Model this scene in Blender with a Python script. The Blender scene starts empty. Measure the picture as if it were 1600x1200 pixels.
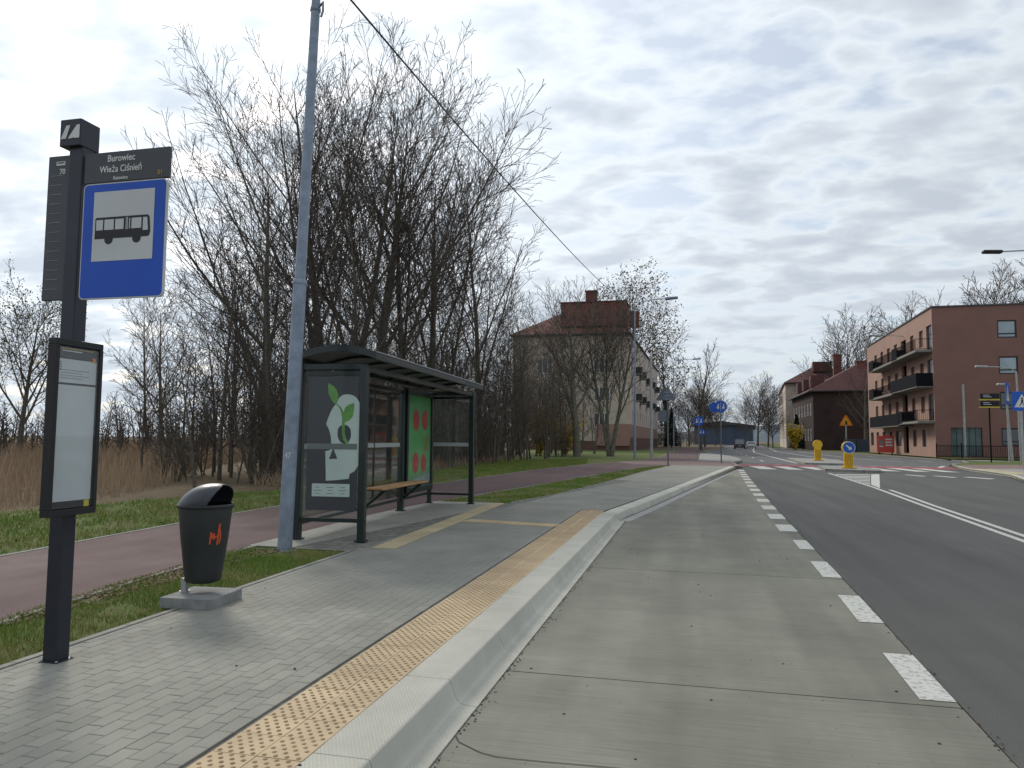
import bpy, bmesh, math, random
import numpy as np
from mathutils import Vector, Matrix
R_ = math.radians
scn = bpy.context.scene
COL = scn.collection

# ------------------------------------------------------------------ camera, sky, sun, exposure
EYE = Vector((0.0, 0.0, 1.68))
FPX, PITCH, ROLL, YAW = 1156.0, R_(4.25), 0.008, R_(13.45)
fw = Vector((-math.sin(YAW)*math.cos(PITCH), math.cos(YAW)*math.cos(PITCH), math.sin(PITCH)))
rt0 = Vector((math.cos(YAW), math.sin(YAW), 0)); up0 = rt0.cross(fw)
rt = rt0*math.cos(ROLL) + up0*math.sin(ROLL); up = up0*math.cos(ROLL) - rt0*math.sin(ROLL)
cd = bpy.data.cameras.new('camera'); cam = bpy.data.objects.new('camera', cd); COL.objects.link(cam)
m = Matrix((rt, up, -fw)).transposed().to_4x4(); m.translation = EYE; cam.matrix_world = m
cd.sensor_width = 36; cd.lens = FPX/1600*36; cd.clip_start = 0.05; cd.clip_end = 6000
scn.camera = cam
SUN_EL, SUN_AZ = R_(34), R_(40)            # azimuth measured to the left of +Y
sun_dir = Vector((-math.sin(SUN_AZ)*math.cos(SUN_EL), math.cos(SUN_AZ)*math.cos(SUN_EL), math.sin(SUN_EL)))
sd = bpy.data.lights.new('sun', 'SUN'); sd.energy = 2.0; sd.angle = R_(14); sd.color = (1, .92, .80)
so = bpy.data.objects.new('sun', sd); COL.objects.link(so); so.rotation_euler = sun_dir.to_track_quat('Z', 'Y').to_euler()
scn.view_settings.view_transform = 'Standard'; scn.view_settings.look = 'None'
scn.view_settings.gamma = 1; scn.view_settings.exposure = 0.16; scn.view_settings.use_curve_mapping = False

def nd(nt, t, **kw):
    n = nt.nodes.new(t)
    for k, v in kw.items():
        if k in n.inputs: n.inputs[k].default_value = v
        else: setattr(n, k, v)
    return n
def math_n(nt, op, a, b=None, clamp=False):
    n = nt.nodes.new('ShaderNodeMath'); n.operation = op; n.use_clamp = clamp
    for i, v in enumerate((a, b)):
        if v is None: continue
        if isinstance(v, (int, float)): n.inputs[i].default_value = v
        else: nt.links.new(v, n.inputs[i])
    return n.outputs[0]
def ramp(nt, fac, stops):
    n = nt.nodes.new('ShaderNodeValToRGB'); nt.links.new(fac, n.inputs[0])
    e = n.color_ramp.elements
    while len(e) < len(stops): e.new(0.5)
    for k, (p, c) in enumerate(stops):
        e[k].position = p; e[k].color = (c, c, c, 1) if isinstance(c, (int, float)) else tuple(c)+(1,)
    return n.outputs[0]
def mixc(nt, fac, a, b, blend='MIX'):
    n = nt.nodes.new('ShaderNodeMix'); n.data_type = 'RGBA'; n.blend_type = blend
    for i, v in ((0, fac), (6, a), (7, b)):
        if isinstance(v, (int, float)): n.inputs[i].default_value = v
        elif isinstance(v, (tuple, list)): n.inputs[i].default_value = tuple(v)[:3]+(1,)
        else: nt.links.new(v, n.inputs[i])
    return n.outputs[2]

world = bpy.data.worlds.new('World'); scn.world = world; world.use_nodes = True
nt = world.node_tree; nt.nodes.clear(); L = nt.links.new
sky = nd(nt, 'ShaderNodeTexSky'); sky.sky_type = 'NISHITA'; sky.sun_disc = False
sky.sun_elevation = SUN_EL; sky.sun_rotation = -SUN_AZ; sky.air_density = 1.0; sky.dust_density = 1.5
tc = nd(nt, 'ShaderNodeTexCoord'); sep = nd(nt, 'ShaderNodeSeparateXYZ'); L(tc.outputs['Generated'], sep.inputs[0])
zc = math_n(nt, 'MAXIMUM', sep.outputs[2], 0.0); den = math_n(nt, 'ADD', zc, 0.22)
px = math_n(nt, 'DIVIDE', sep.outputs[0], den); py = math_n(nt, 'DIVIDE', sep.outputs[1], den)
cmb = nd(nt, 'ShaderNodeCombineXYZ'); L(px, cmb.inputs[0]); L(py, cmb.inputs[1])
mp = nd(nt, 'ShaderNodeMapping'); L(cmb.outputs[0], mp.inputs[0]); mp.inputs['Rotation'].default_value = (0, 0, R_(-38)); mp.inputs['Scale'].default_value = (1.3, 1.9, 1); mp.inputs['Location'].default_value = (3.1, 1.7, 0.4)
n1 = nd(nt, 'ShaderNodeTexNoise', Scale=4.4, Detail=5.0, Roughness=0.48, Distortion=0.12); L(mp.outputs[0], n1.inputs['Vector'])
mp2 = nd(nt, 'ShaderNodeMapping'); L(cmb.outputs[0], mp2.inputs[0]); mp2.inputs['Rotation'].default_value = (0, 0, R_(20)); mp2.inputs['Location'].default_value = (7.3, 2.2, 1)
n2 = nd(nt, 'ShaderNodeTexNoise', Scale=0.8, Detail=4.0, Roughness=0.5); L(mp2.outputs[0], n2.inputs['Vector'])
dens = math_n(nt, 'ADD', math_n(nt, 'MULTIPLY', n1.outputs[0], 0.68), math_n(nt, 'MULTIPLY', n2.outputs[0], 0.32))
cover = ramp(nt, dens, [(0.38, 0.5), (0.47, 1.0)])
# glow of the veiled sun through the cloud
dt = nd(nt, 'ShaderNodeVectorMath', operation='DOT_PRODUCT'); L(tc.outputs['Generated'], dt.inputs[0]); dt.inputs[1].default_value = sun_dir
dpos = math_n(nt, 'MAXIMUM', dt.outputs['Value'], 0.0)
glow = math_n(nt, 'POWER', dpos, 4.0)
shade = ramp(nt, dens, [(0.40, (.80, .87, .94)), (0.47, (.76, .82, .88)), (0.53, (.65, .71, .775)), (0.61, (.55, .61, .69))])
gl = math_n(nt, 'ADD', math_n(nt, 'MULTIPLY', glow, 0.42), 0.86)
vm = nd(nt, 'ShaderNodeVectorMath', operation='SCALE'); L(shade, vm.inputs[0]); L(gl, vm.inputs['Scale'])
hz = ramp(nt, sep.outputs[2], [(0.0, 1.0), (0.22, 0.0)])
cl = mixc(nt, math_n(nt, 'MULTIPLY', hz, 0.7), vm.outputs[0], (.56, .63, .70))
bg1 = nd(nt, 'ShaderNodeBackground', Strength=0.10); L(sky.outputs[0], bg1.inputs[0])
bg2 = nd(nt, 'ShaderNodeBackground', Strength=1.0); L(cl, bg2.inputs[0])
mx = nd(nt, 'ShaderNodeMixShader'); L(math_n(nt, 'MAXIMUM', cover, hz), mx.inputs[0]); L(bg1.outputs[0], mx.inputs[1]); L(bg2.outputs[0], mx.inputs[2])
wo = nd(nt, 'ShaderNodeOutputWorld'); L(mx.outputs[0], wo.inputs[0])

# ------------------------------------------------------------------ survey: photo pixel -> point on the level ground
def G(x, y, z=0.0):
    d = fw*FPX + rt*(x-800) - up*(y-600)
    q = EYE + d*((z-EYE.z)/d.z); return (q.x, q.y)

# ------------------------------------------------------------------ materials
MATS = {}
def M(name, col, rough=.8, var=.25, scale=6., bump=0., bscale=40., metal=0., col2=None, spec=.4, detail=6., bdist=.01, stretch=None, coat=0, clamp=(.35, .65), objvar=0.):
    if name in MATS: return MATS[name]
    mt = bpy.data.materials.new(name); mt.use_nodes = True; t = mt.node_tree; b = t.nodes['Principled BSDF']; l = t.links.new
    b.inputs['Roughness'].default_value = rough; b.inputs['Metallic'].default_value = metal
    b.inputs['Specular IOR Level'].default_value = spec; b.inputs['Coat Weight'].default_value = coat
    co = nd(t, 'ShaderNodeTexCoord'); geo = nd(t, 'ShaderNodeNewGeometry')
    mpn = nd(t, 'ShaderNodeMapping'); l(geo.outputs['Position'], mpn.inputs[0])
    if stretch: mpn.inputs['Scale'].default_value = stretch
    nz = nd(t, 'ShaderNodeTexNoise', Scale=scale, Detail=detail, Roughness=.6); l(mpn.outputs[0], nz.inputs['Vector'])
    f = ramp(t, nz.outputs[0], [(clamp[0], 0.), (clamp[1], 1.)])
    c2 = col2 if col2 else tuple(c*(1-var) for c in col); c1 = col if col2 else tuple(min(1, c*(1+var*.6)) for c in col)
    out = mixc(t, f, c1, c2)
    if objvar:
        oi = nd(t, 'ShaderNodeObjectInfo'); h = nd(t, 'ShaderNodeHueSaturation'); l(out, h.inputs['Color'])
        l(math_n(t, 'ADD', math_n(t, 'MULTIPLY', oi.outputs['Random'], objvar*2), 1-objvar), h.inputs['Value']); out = h.outputs[0]
    l(out, b.inputs['Base Color'])
    if bump:
        n3 = nd(t, 'ShaderNodeTexNoise', Scale=bscale, Detail=5., Roughness=.65); l(mpn.outputs[0], n3.inputs['Vector'])
        bp = nd(t, 'ShaderNodeBump', Strength=bump, Distance=bdist); l(n3.outputs[0], bp.inputs['Height']); l(bp.outputs[0], b.inputs['Normal'])
    MATS[name] = mt; return mt
def two_noise(name, a, b_, c_, s1, s2, rough=.95, bump=.6, bs=60., bd=.02):
    """ground cover soil: three earth colours broken up at two scales"""
    mt = bpy.data.materials.new(name); mt.use_nodes = True; t = mt.node_tree; b = t.nodes['Principled BSDF']; l = t.links.new
    b.inputs['Roughness'].default_value = rough; b.inputs['Specular IOR Level'].default_value = .15
    geo = nd(t, 'ShaderNodeNewGeometry')
    x1 = nd(t, 'ShaderNodeTexNoise', Scale=s1, Detail=5., Roughness=.6); l(geo.outputs['Position'], x1.inputs['Vector'])
    x2 = nd(t, 'ShaderNodeTexNoise', Scale=s2, Detail=6., Roughness=.7); l(geo.outputs['Position'], x2.inputs['Vector'])
    o = mixc(t, ramp(t, x1.outputs[0], [(.42, 0.), (.6, 1.)]), a, b_)
    o = mixc(t, ramp(t, x2.outputs[0], [(.48, 0.), (.66, 1.)]), o, c_)
    l(o, b.inputs['Base Color'])
    bp = nd(t, 'ShaderNodeBump', Strength=bump, Distance=bd); x3 = nd(t, 'ShaderNodeTexNoise', Scale=bs, Detail=6., Roughness=.7)
    l(geo.outputs['Position'], x3.inputs['Vector']); l(x3.outputs[0], bp.inputs['Height']); l(bp.outputs[0], b.inputs['Normal'])
    return mt
def asphalt(name, base, grain=.35, big=.28):
    mt = bpy.data.materials.new(name); mt.use_nodes = True; t = mt.node_tree; b = t.nodes['Principled BSDF']; l = t.links.new
    b.inputs['Specular IOR Level'].default_value = .3
    geo = nd(t, 'ShaderNodeNewGeometry')
    g1 = nd(t, 'ShaderNodeTexNoise', Scale=130., Detail=3., Roughness=.7); l(geo.outputs['Position'], g1.inputs['Vector'])
    g2m = nd(t, 'ShaderNodeMapping'); l(geo.outputs['Position'], g2m.inputs[0]); g2m.inputs['Scale'].default_value = (1.6, .09, 1)
    g2 = nd(t, 'ShaderNodeTexNoise', Scale=1.2, Detail=5., Roughness=.6); l(g2m.outputs[0], g2.inputs['Vector'])
    g3 = nd(t, 'ShaderNodeTexNoise', Scale=.7, Detail=7., Roughness=.65); l(geo.outputs['Position'], g3.inputs['Vector'])
    a = mixc(t, ramp(t, g1.outputs[0], [(.3, 0.), (.75, 1.)]), tuple(c*(1-grain) for c in base), tuple(c*(1+grain) for c in base))
    a = mixc(t, 1.0, a, ramp(t, g2.outputs[0], [(.3, 1-big), (.7, 1+big*.3)]), 'MULTIPLY')
    a = mixc(t, 1.0, a, ramp(t, g3.outputs[0], [(.3, 1-big*.7), (.7, 1+big*.4)]), 'MULTIPLY')
    l(a, b.inputs['Base Color']); l(ramp(t, g3.outputs[0], [(.3, .75), (.7, .92)]), b.inputs['Roughness'])
    bp = nd(t, 'ShaderNodeBump', Strength=.5, Distance=.004); l(g1.outputs[0], bp.inputs['Height']); l(bp.outputs[0], b.inputs['Normal'])
    return mt
def concrete_lane():
    mt = bpy.data.materials.new('brushed_concrete'); mt.use_nodes = True; t = mt.node_tree; b = t.nodes['Principled BSDF']; l = t.links.new
    b.inputs['Specular IOR Level'].default_value = .3; b.inputs['Roughness'].default_value = .85
    geo = nd(t, 'ShaderNodeNewGeometry'); oi = nd(t, 'ShaderNodeObjectInfo')
    m1 = nd(t, 'ShaderNodeMapping'); l(geo.outputs['Position'], m1.inputs[0]); m1.inputs['Scale'].default_value = (1.0, 40, 1); m1.inputs['Rotation'].default_value = (0, 0, R_(1.5))
    br = nd(t, 'ShaderNodeTexNoise', Scale=1.6, Detail=4., Roughness=.65); l(m1.outputs[0], br.inputs['Vector'])
    pt = nd(t, 'ShaderNodeTexNoise', Scale=.8, Detail=7., Roughness=.62); l(geo.outputs['Position'], pt.inputs['Vector'])
    m3 = nd(t, 'ShaderNodeMapping'); l(geo.outputs['Position'], m3.inputs[0]); m3.inputs['Scale'].default_value = (1.0, .07, 1)
    wh = nd(t, 'ShaderNodeTexNoise', Scale=1.5, Detail=4., Roughness=.5); l(m3.outputs[0], wh.inputs['Vector'])
    o = mixc(t, ramp(t, pt.outputs[0], [(.35, 0.), (.65, 1.)]), (.225, .222, .182), (.170, .168, .138))
    o = mixc(t, 1., o, ramp(t, br.outputs[0], [(.3, .80), (.7, 1.12)]), 'MULTIPLY')
    o = mixc(t, 1., o, ramp(t, wh.outputs[0], [(.38, .82), (.62, 1.08)]), 'MULTIPLY')
    sp = nd(t, 'ShaderNodeTexVoronoi', Scale=9.); l(geo.outputs['Position'], sp.inputs['Vector'])
    o = mixc(t, ramp(t, sp.outputs['Distance'], [(.035, .75), (.06, 0.)]), o, (.05, .05, .045))
    h = nd(t, 'ShaderNodeHueSaturation'); l(o, h.inputs['Color']); l(math_n(t, 'ADD', math_n(t, 'MULTIPLY', oi.outputs['Random'], .12), .94), h.inputs['Value'])
    l(h.outputs[0], b.inputs['Base Color'])
    bp = nd(t, 'ShaderNodeBump', Strength=.35, Distance=.004); l(br.outputs[0], bp.inputs['Height']); l(bp.outputs[0], b.inputs['Normal'])
    return mt
def glass(name='glass', tint=(.95, .97, .96), k=.8):
    if name in MATS: return MATS[name]
    mt = bpy.data.materials.new(name); mt.use_nodes = True; t = mt.node_tree; t.nodes.clear(); l = t.links.new
    tr = nd(t, 'ShaderNodeBsdfTransparent', Color=tint+(1,)); gs = nd(t, 'ShaderNodeBsdfGlossy', Roughness=.03); lw = nd(t, 'ShaderNodeFresnel', IOR=1.42)
    df = nd(t, 'ShaderNodeBsdfDiffuse', Color=(.3, .32, .32, 1)); m0 = nd(t, 'ShaderNodeMixShader', Fac=.05); l(tr.outputs[0], m0.inputs[1]); l(df.outputs[0], m0.inputs[2])
    ms = nd(t, 'ShaderNodeMixShader'); l(math_n(t, 'MULTIPLY', lw.outputs[0], k, True), ms.inputs[0]); l(m0.outputs[0], ms.inputs[1]); l(gs.outputs[0], ms.inputs[2])
    o = nd(t, 'ShaderNodeOutputMaterial'); l(ms.outputs[0], o.inputs[0]); MATS[name] = mt; return mt
def tiles_mat(name, c1, c2, sc):
    mt = bpy.data.materials.new(name); mt.use_nodes = True; t = mt.node_tree; b = t.nodes['Principled BSDF']; l = t.links.new
    geo = nd(t, 'ShaderNodeNewGeometry'); wv = nd(t, 'ShaderNodeTexWave', Scale=sc, Distortion=1.0); wv.bands_direction = 'Z'; l(geo.outputs['Position'], wv.inputs['Vector'])
    nz = nd(t, 'ShaderNodeTexNoise', Scale=1.2, Detail=6., Roughness=.7); l(geo.outputs['Position'], nz.inputs['Vector'])
    o = mixc(t, ramp(t, nz.outputs[0], [(.35, 0.), (.65, 1.)]), c1, c2); o = mixc(t, 1., o, ramp(t, wv.outputs['Fac'], [(0., .72), (.4, 1.)]), 'MULTIPLY')
    l(o, b.inputs['Base Color']); b.inputs['Roughness'].default_value = .85; return mt
def brick_mat(name, c1, c2, mo, sc=4.5):
    mt = bpy.data.materials.new(name); mt.use_nodes = True; t = mt.node_tree; b = t.nodes['Principled BSDF']; l = t.links.new
    geo = nd(t, 'ShaderNodeNewGeometry'); s = nd(t, 'ShaderNodeSeparateXYZ'); l(geo.outputs['Position'], s.inputs[0]); c = nd(t, 'ShaderNodeCombineXYZ')
    l(math_n(t, 'ADD', s.outputs[0], s.outputs[1]), c.inputs[0]); l(s.outputs[2], c.inputs[1])
    br = nd(t, 'ShaderNodeTexBrick', Scale=sc, Color1=c1+(1,), Color2=c2+(1,), Mortar=mo+(1,)); br.inputs['Mortar Size'].default_value = .012; l(c.outputs[0], br.inputs['Vector'])
    nz = nd(t, 'ShaderNodeTexNoise', Scale=.6, Detail=6.); l(geo.outputs['Position'], nz.inputs['Vector'])
    l(mixc(t, 1., br.outputs[0], ramp(t, nz.outputs[0], [(.3, .7), (.7, 1.2)]), 'MULTIPLY'), b.inputs['Base Color']); b.inputs['Roughness'].default_value = .9; return mt

m_asph = asphalt('road_asphalt', (.100, .099, .095), .5)
m_asph2 = asphalt('far_road_asphalt', (.12, .12, .12), .2, .12)
m_conc = concrete_lane()
m_gap = M('joint_dirt', (.05, .047, .04), .95, .3, 12)
m_mort = M('sand_joint', (.17, .165, .145), .95, .4, 9)
m_brick = M('grey_paver', (.24, .238, .205), .85, .16, 1.3, .35, 180, objvar=.08, bdist=.003)
m_brick2 = M('grey_paver_far', (.24, .235, .202), .85, .14, .9, .3, 120, bdist=.003)
m_pad = M('pale_paver', (.29, .283, .25), .85, .15, 1.5, .3, 150, bdist=.003)
m_kerb = M('kerb_concrete', (.47, .46, .40), .8, .14, 2.2, .35, 120, objvar=.05, bdist=.003, clamp=(.3, .7))
m_kassel = M('ribbed_kerb_concrete', (.46, .45, .39), .8, .16, 1.8, .35, 120, objvar=.05, bdist=.003, clamp=(.3, .7))
_t = m_kassel.node_tree; _g = nd(_t, 'ShaderNodeNewGeometry'); _s = nd(_t, 'ShaderNodeSeparateXYZ'); _t.links.new(_g.outputs['Position'], _s.inputs[0]); _sn = nd(_t, 'ShaderNodeSeparateXYZ'); _t.links.new(_g.outputs['Normal'], _sn.inputs[0])
_a = math_n(_t, 'SINE', math_n(_t, 'MULTIPLY', math_n(_t, 'ADD', _s.outputs[0], math_n(_t, 'MULTIPLY', _s.outputs[1], .55)), 300.)); _b = math_n(_t, 'SINE', math_n(_t, 'MULTIPLY', math_n(_t, 'SUBTRACT', _s.outputs[0], math_n(_t, 'MULTIPLY', _s.outputs[1], .55)), 300.))
_h = math_n(_t, 'MULTIPLY', math_n(_t, 'MAXIMUM', _a, _b), math_n(_t, 'GREATER_THAN', _sn.outputs[2], .97)); _bp = [n for n in _t.nodes if n.type == 'BUMP'][0]; _b2 = nd(_t, 'ShaderNodeBump', Strength=.8, Distance=.0022); _t.links.new(_h, _b2.inputs['Height']); _t.links.new(_bp.outputs[0], _b2.inputs['Normal']); _t.links.new(_b2.outputs[0], _t.nodes['Principled BSDF'].inputs['Normal'])
m_foot = M('gutter_concrete', (.30, .30, .29), .8, .12, 3, .3, 90)
m_edge = M('edging_concrete', (.25, .245, .22), .9, .3, 4, .4, 90)
m_tact = M('yellow_tactile', (.49, .375, .23), .8, .22, 1.4, .3, 160, objvar=.07, bdist=.002)
m_tactd = M('worn_stud', (.30, .20, .11), .75, .25, 8)
m_path = asphalt('maroon_asphalt', (.112, .066, .068), .25, .22)
m_white = M('road_paint', (.54, .54, .50), .8, .12, 22, .5, 220, col2=(.22, .22, .20), clamp=(.50, .68), bdist=.004)
m_red = M('red_crossing', (.30, .06, .07), .8, .25, 2.5)
m_soil = two_noise('lawn_soil', (.075, .12, .025), (.105, .13, .04), (.16, .14, .08), .9, 9.)
m_field = two_noise('field_soil', (.12, .09, .055), (.17, .125, .075), (.075, .06, .035), .25, 4.)
m_litter = two_noise('leaf_litter', (.115, .085, .055), (.16, .13, .09), (.06, .05, .033), .5, 12.)
m_blade = M('grass_blade', (.125, .215, .03), .75, .35, .9, col2=(.25, .24, .075), spec=.2, clamp=(.42, .66))
m_blade2 = M('dry_blade', (.30, .22, .12), .85, .3, .5, col2=(.42, .31, .18), spec=.15)
m_reed = M('reed_stalk', (.30, .215, .145), .9, .35, .28, col2=(.40, .30, .21), spec=.1)
m_bark = M('dark_bark', (.11, .097, .075), .95, .4, 9, .6, 40)
m_bark2 = M('grey_green_bark', (.15, .145, .11), .95, .4, 6, .5, 40)
m_twig = M('twig_bark', (.095, .078, .066), .9, .3, 3)
m_twig2 = M('pale_twig', (.13, .108, .09), .9, .3, 3)
m_bud = M('seed_husk', (.105, .085, .05), .9, .4, 3)
m_gleaf = M('young_leaf', (.10, .105, .03), .8, .4, 3)
m_fir = M('conifer_needle', (.022, .035, .02), .9, .4, 3)
m_forsy = M('yellow_blossom', (.42, .29, .02), .8, .35, 3)
m_anth = M('anthracite_metal', (.022, .025, .036), .42, .15, 4, coat=.1, metal=.2)
m_panel = M('charcoal_panel', (.060, .066, .074), .5, .1, 3)
m_blue = M('traffic_blue', (.002, .07, .46), .4, .08, 3)
m_dblue = M('blue_sign_face', (.01, .09, .45), .45, .1, 3)
m_swhite = M('sign_white', (.52, .54, .55), .5, .05, 3)
m_pwhite = M('paper_white', (.56, .59, .63), .45, .08, 1.5)
m_black = M('sign_black', (.012, .012, .014), .5, .1, 4)
m_lett = M('letter_white', (.60, .62, .60), .5, .05, 3)
m_yel = M('sign_yellow', (.62, .52, .03), .5, .1, 3)
m_amber = M('amber_print', (.45, .30, .03), .5, .1, 3)
m_galv = M('galvanised_steel', (.245, .295, .37), .5, .22, 5, .15, 60, metal=.35)
m_galv2 = M('pale_steel', (.36, .37, .37), .55, .15, 4, metal=.3)
m_greyback = M('sign_back_grey', (.14, .155, .18), .55, .15, 4, metal=.3)
m_green = M('shelter_green', (.010, .022, .020), .35, .2, 4, coat=.2)
m_wood = M('bench_slat_wood', (.48, .27, .12), .6, .25, 3, .2, 30, stretch=(8, 1, 8))
m_roofp = M('shelter_roof_sheet', (.12, .13, .14), .4, .1, 2)
m_post = M('poster_dark', (.045, .048, .058), .3, .15, 1.2)
m_pgreen = M('poster_green', (.085, .44, .11), .25, .15, 1.5)
m_pgl = M('poster_pale_green', (.16, .36, .16), .3, .1, 2)
m_pred = M('poster_red', (.55, .012, .02), .3, .25, 7)
m_skull = M('poster_pale_grey', (.60, .70, .65), .35, .06, 3)
m_leafp = M('poster_leaf_green', (.14, .36, .07), .35, .2, 6)
m_bin = M('bin_plastic', (.024, .027, .028), .5, .2, 4, .12, 200)
m_binl = M('bin_lid_plastic', (.05, .055, .068), .42, .15, 4, coat=.2)
m_tag = M('orange_paint', (.55, .085, .03), .6, .15, 9)
m_slab = M('bin_slab_concrete', (.235, .24, .235), .9, .2, 7, .5, 120)
m_byel = M('bollard_yellow', (.70, .42, .015), .45, .12, 4)
m_orange = M('works_orange', (.75, .22, .015), .5, .1, 4)
m_rendA = M('terracotta_render_shaded', (.225, .12, .10), .9, .07, .7, .2, 60)  # shade of the side wall is put into this darker base colour
m_rendB = M('terracotta_render_lit', (.34, .215, .172), .9, .08, .7, .2, 60)  # same render, daylight on the street wall put into a lighter colour
m_cream = M('cream_render', (.54, .46, .40), .9, .12, .6, .2, 30)
m_beige = M('beige_render', (.46, .39, .32), .9, .15, .6, .2, 30)
m_pink = M('pink_plinth', (.30, .18, .145), .9, .12, .8)
m_plinth = M('dark_plinth', (.12, .06, .048), .9, .2, .8)
m_rooft = tiles_mat('red_roof_tile', (.22, .082, .06), (.14, .055, .045), 1.4)
m_roofb = tiles_mat('brown_roof_tile', (.125, .045, .042), (.085, .034, .033), 1.2)
m_dbrick = brick_mat('dark_brick', (.052, .022, .020), (.030, .015, .014), (.045, .035, .03))
m_chim = brick_mat('chimney_brick', (.16, .055, .04), (.11, .04, .03), (.12, .09, .07))
m_pane = M('window_pane', (.05, .06, .07), .08, .2, .4, spec=.8)
m_panel_l = M('lit_pane', (.30, .37, .42), .15, .2, .4, spec=.7)
m_frame_d = M('window_frame_dark', (.03, .03, .032), .5, .1, 3)
m_frame_w = M('window_frame_white', (.55, .55, .52), .5, .1, 3)
m_door = M('brown_shutter', (.10, .035, .022), .6, .2, 3)
m_rail = M('railing_black', (.009, .010, .014), .9, spec=.08, var=.1, scale=3)
m_slabg = M('balcony_concrete', (.20, .19, .17), .85, .15, 3)
m_bill = M('billboard_red', (.62, .07, .05), .5, .1, 2)
m_hall = M('hall_blue_cladding', (.06, .085, .13), .6, .15, .3, stretch=(1, 1, .1))
m_car = M('dark_car_paint', (.012, .014, .02), .4, .1, 3, coat=.2)
m_carw = M('white_car_paint', (.65, .66, .68), .3, .05, 3, coat=.8)
m_carg = M('car_glass', (.16, .18, .20), .1, .1, 3, spec=.8)
m_rub = M('tyre_rubber', (.02, .02, .02), .8, .1, 3)
m_lamp_r = M('tail_red', (.4, .02, .02), .4, .1, 3)
m_pinkpave = M('pink_paving', (.20, .135, .125), .9, .2, 1.5)
m_lightpave = M('light_paving', (.27, .265, .25), .9, .15, 1.5)
m_hill = M('hazy_hill', (.10, .13, .16), .95, .2, .02)
m_twill = M('straw_nest', (.06, .045, .03), .95, .3, 9)
g_clear = glass(); g_cover = glass('thin_cover', (.98, .99, .985), k=.08)

# ------------------------------------------------------------------ mesh helpers
class MB:
    def __init__(s): s.v = []; s.f = []; s.m = []; s.mats = []; s.sm = []
    def mi(s, mat):
        if mat not in s.mats: s.mats.append(mat)
        return s.mats.index(mat)
    def add(s, vs, fs, mat, smooth=False):
        o = len(s.v); s.v += [tuple(v) for v in vs]; i = s.mi(mat)
        for f in fs: s.f.append(tuple(a+o for a in f)); s.m.append(i); s.sm.append(smooth)
        return s
    def box(s, c, d, mat, rz=0., bev=0., M4=None):
        """bevelled box: centre c, size d"""
        x, y, z = d[0]/2, d[1]/2, d[2]/2; b = min(bev, x*.9, y*.9, z*.9)
        if b <= 0:
            vs = [(i*x, j*y, k*z) for k in (-1, 1) for j in (-1, 1) for i in (-1, 1)]
            fs = [(0, 2, 3, 1), (4, 5, 7, 6), (0, 1, 5, 4), (2, 6, 7, 3), (0, 4, 6, 2), (1, 3, 7, 5)]
        else:
            bm = bmesh.new(); bmesh.ops.create_cube(bm, size=1)
            for v in bm.verts: v.co = Vector((v.co.x*d[0], v.co.y*d[1], v.co.z*d[2]))
            bmesh.ops.bevel(bm, geom=bm.edges[:], offset=b, segments=2, affect='EDGES', profile=.5)
            bm.verts.ensure_lookup_table(); bm.verts.index_update()
            vs = [v.co.copy() for v in bm.verts]; fs = [tuple(v.index for v in f.verts) for f in bm.faces]; bm.free()
        mm = Matrix.Translation(Vector(c)) @ Matrix.Rotation(rz, 4, 'Z') if M4 is None else M4 @ Matrix.Translation(Vector(c))
        return s.add([mm @ Vector(v) for v in vs], fs, mat)
    def tube(s, pts, rad, mat, n=10, cap=True, smooth=True):
        pts = [Vector(p) for p in pts]; k = len(pts); rad = [rad]*k if isinstance(rad, (int, float)) else rad
        vs = []; ref = None
        for i, p in enumerate(pts):
            d = (pts[min(i+1, k-1)] - pts[max(i-1, 0)]).normalized()
            if ref is None: ref = Vector((1, 0, 0)) if abs(d.z) > .7 else Vector((0, 0, 1))
            a = (ref - d*ref.dot(d)).normalized(); ref = a; b = d.cross(a)
            for j in range(n):
                th = 2*math.pi*j/n; vs.append(p + (a*math.cos(th) + b*math.sin(th))*rad[i])
        fs = [(i*n+j, i*n+(j+1) % n, (i+1)*n+(j+1) % n, (i+1)*n+j) for i in range(k-1) for j in range(n)]
        s.add(vs, fs, mat, smooth)
        if cap: s.add(vs[:n], [tuple(range(n))[::-1]], mat); s.add(vs[-n:], [tuple(range(n))], mat)
        return s
    def poly(s, pts, mat, z=None, thick=0., nrm=None):
        """flat polygon, optionally extruded by thick along -nrm"""
        P = [Vector((p[0], p[1], z if z is not None else p[2])) for p in pts]
        n = len(P); s.add(P, [tuple(range(n))], mat)
        if thick:
            q = Vector(nrm or (0, 0, 1))*(-thick); B = [p+q for p in P]
            s.add(P+B, [tuple(range(n, 2*n))[::-1]] + [(i, i+n, (i+1) % n+n, (i+1) % n) for i in range(n)], mat)
        return s
    def lathe(s, prof, mat, n=24, c=(0, 0, 0), sx=1., sy=1.):
        vs = [(c[0]+r*sx*math.cos(2*math.pi*j/n), c[1]+r*sy*math.sin(2*math.pi*j/n), c[2]+z) for r, z in prof for j in range(n)]
        fs = [(i*n+j, i*n+(j+1) % n, (i+1)*n+(j+1) % n, (i+1)*n+j) for i in range(len(prof)-1) for j in range(n)]
        return s.add(vs, fs, mat, True)
    def mesh(s, name):
        me = bpy.data.meshes.new(name); me.from_pydata(s.v, [], s.f)
        for mt in s.mats: me.materials.append(mt)
        me.polygons.foreach_set('material_index', s.m); me.polygons.foreach_set('use_smooth', s.sm)
        me.validate(); me.update(); return me
    def build(s, name, parent=None, **kw): return link(name, s.mesh(name), parent, **kw)
def link(name, me, parent=None, loc=None, rz=None, **kw):
    o = bpy.data.objects.new(name, me); COL.objects.link(o)
    if parent is not None: o.parent = parent
    if loc is not None: o.location = loc
    if rz is not None: o.rotation_euler = (0, 0, rz)
    for k, v in kw.items(): o[k] = v
    return o
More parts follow.
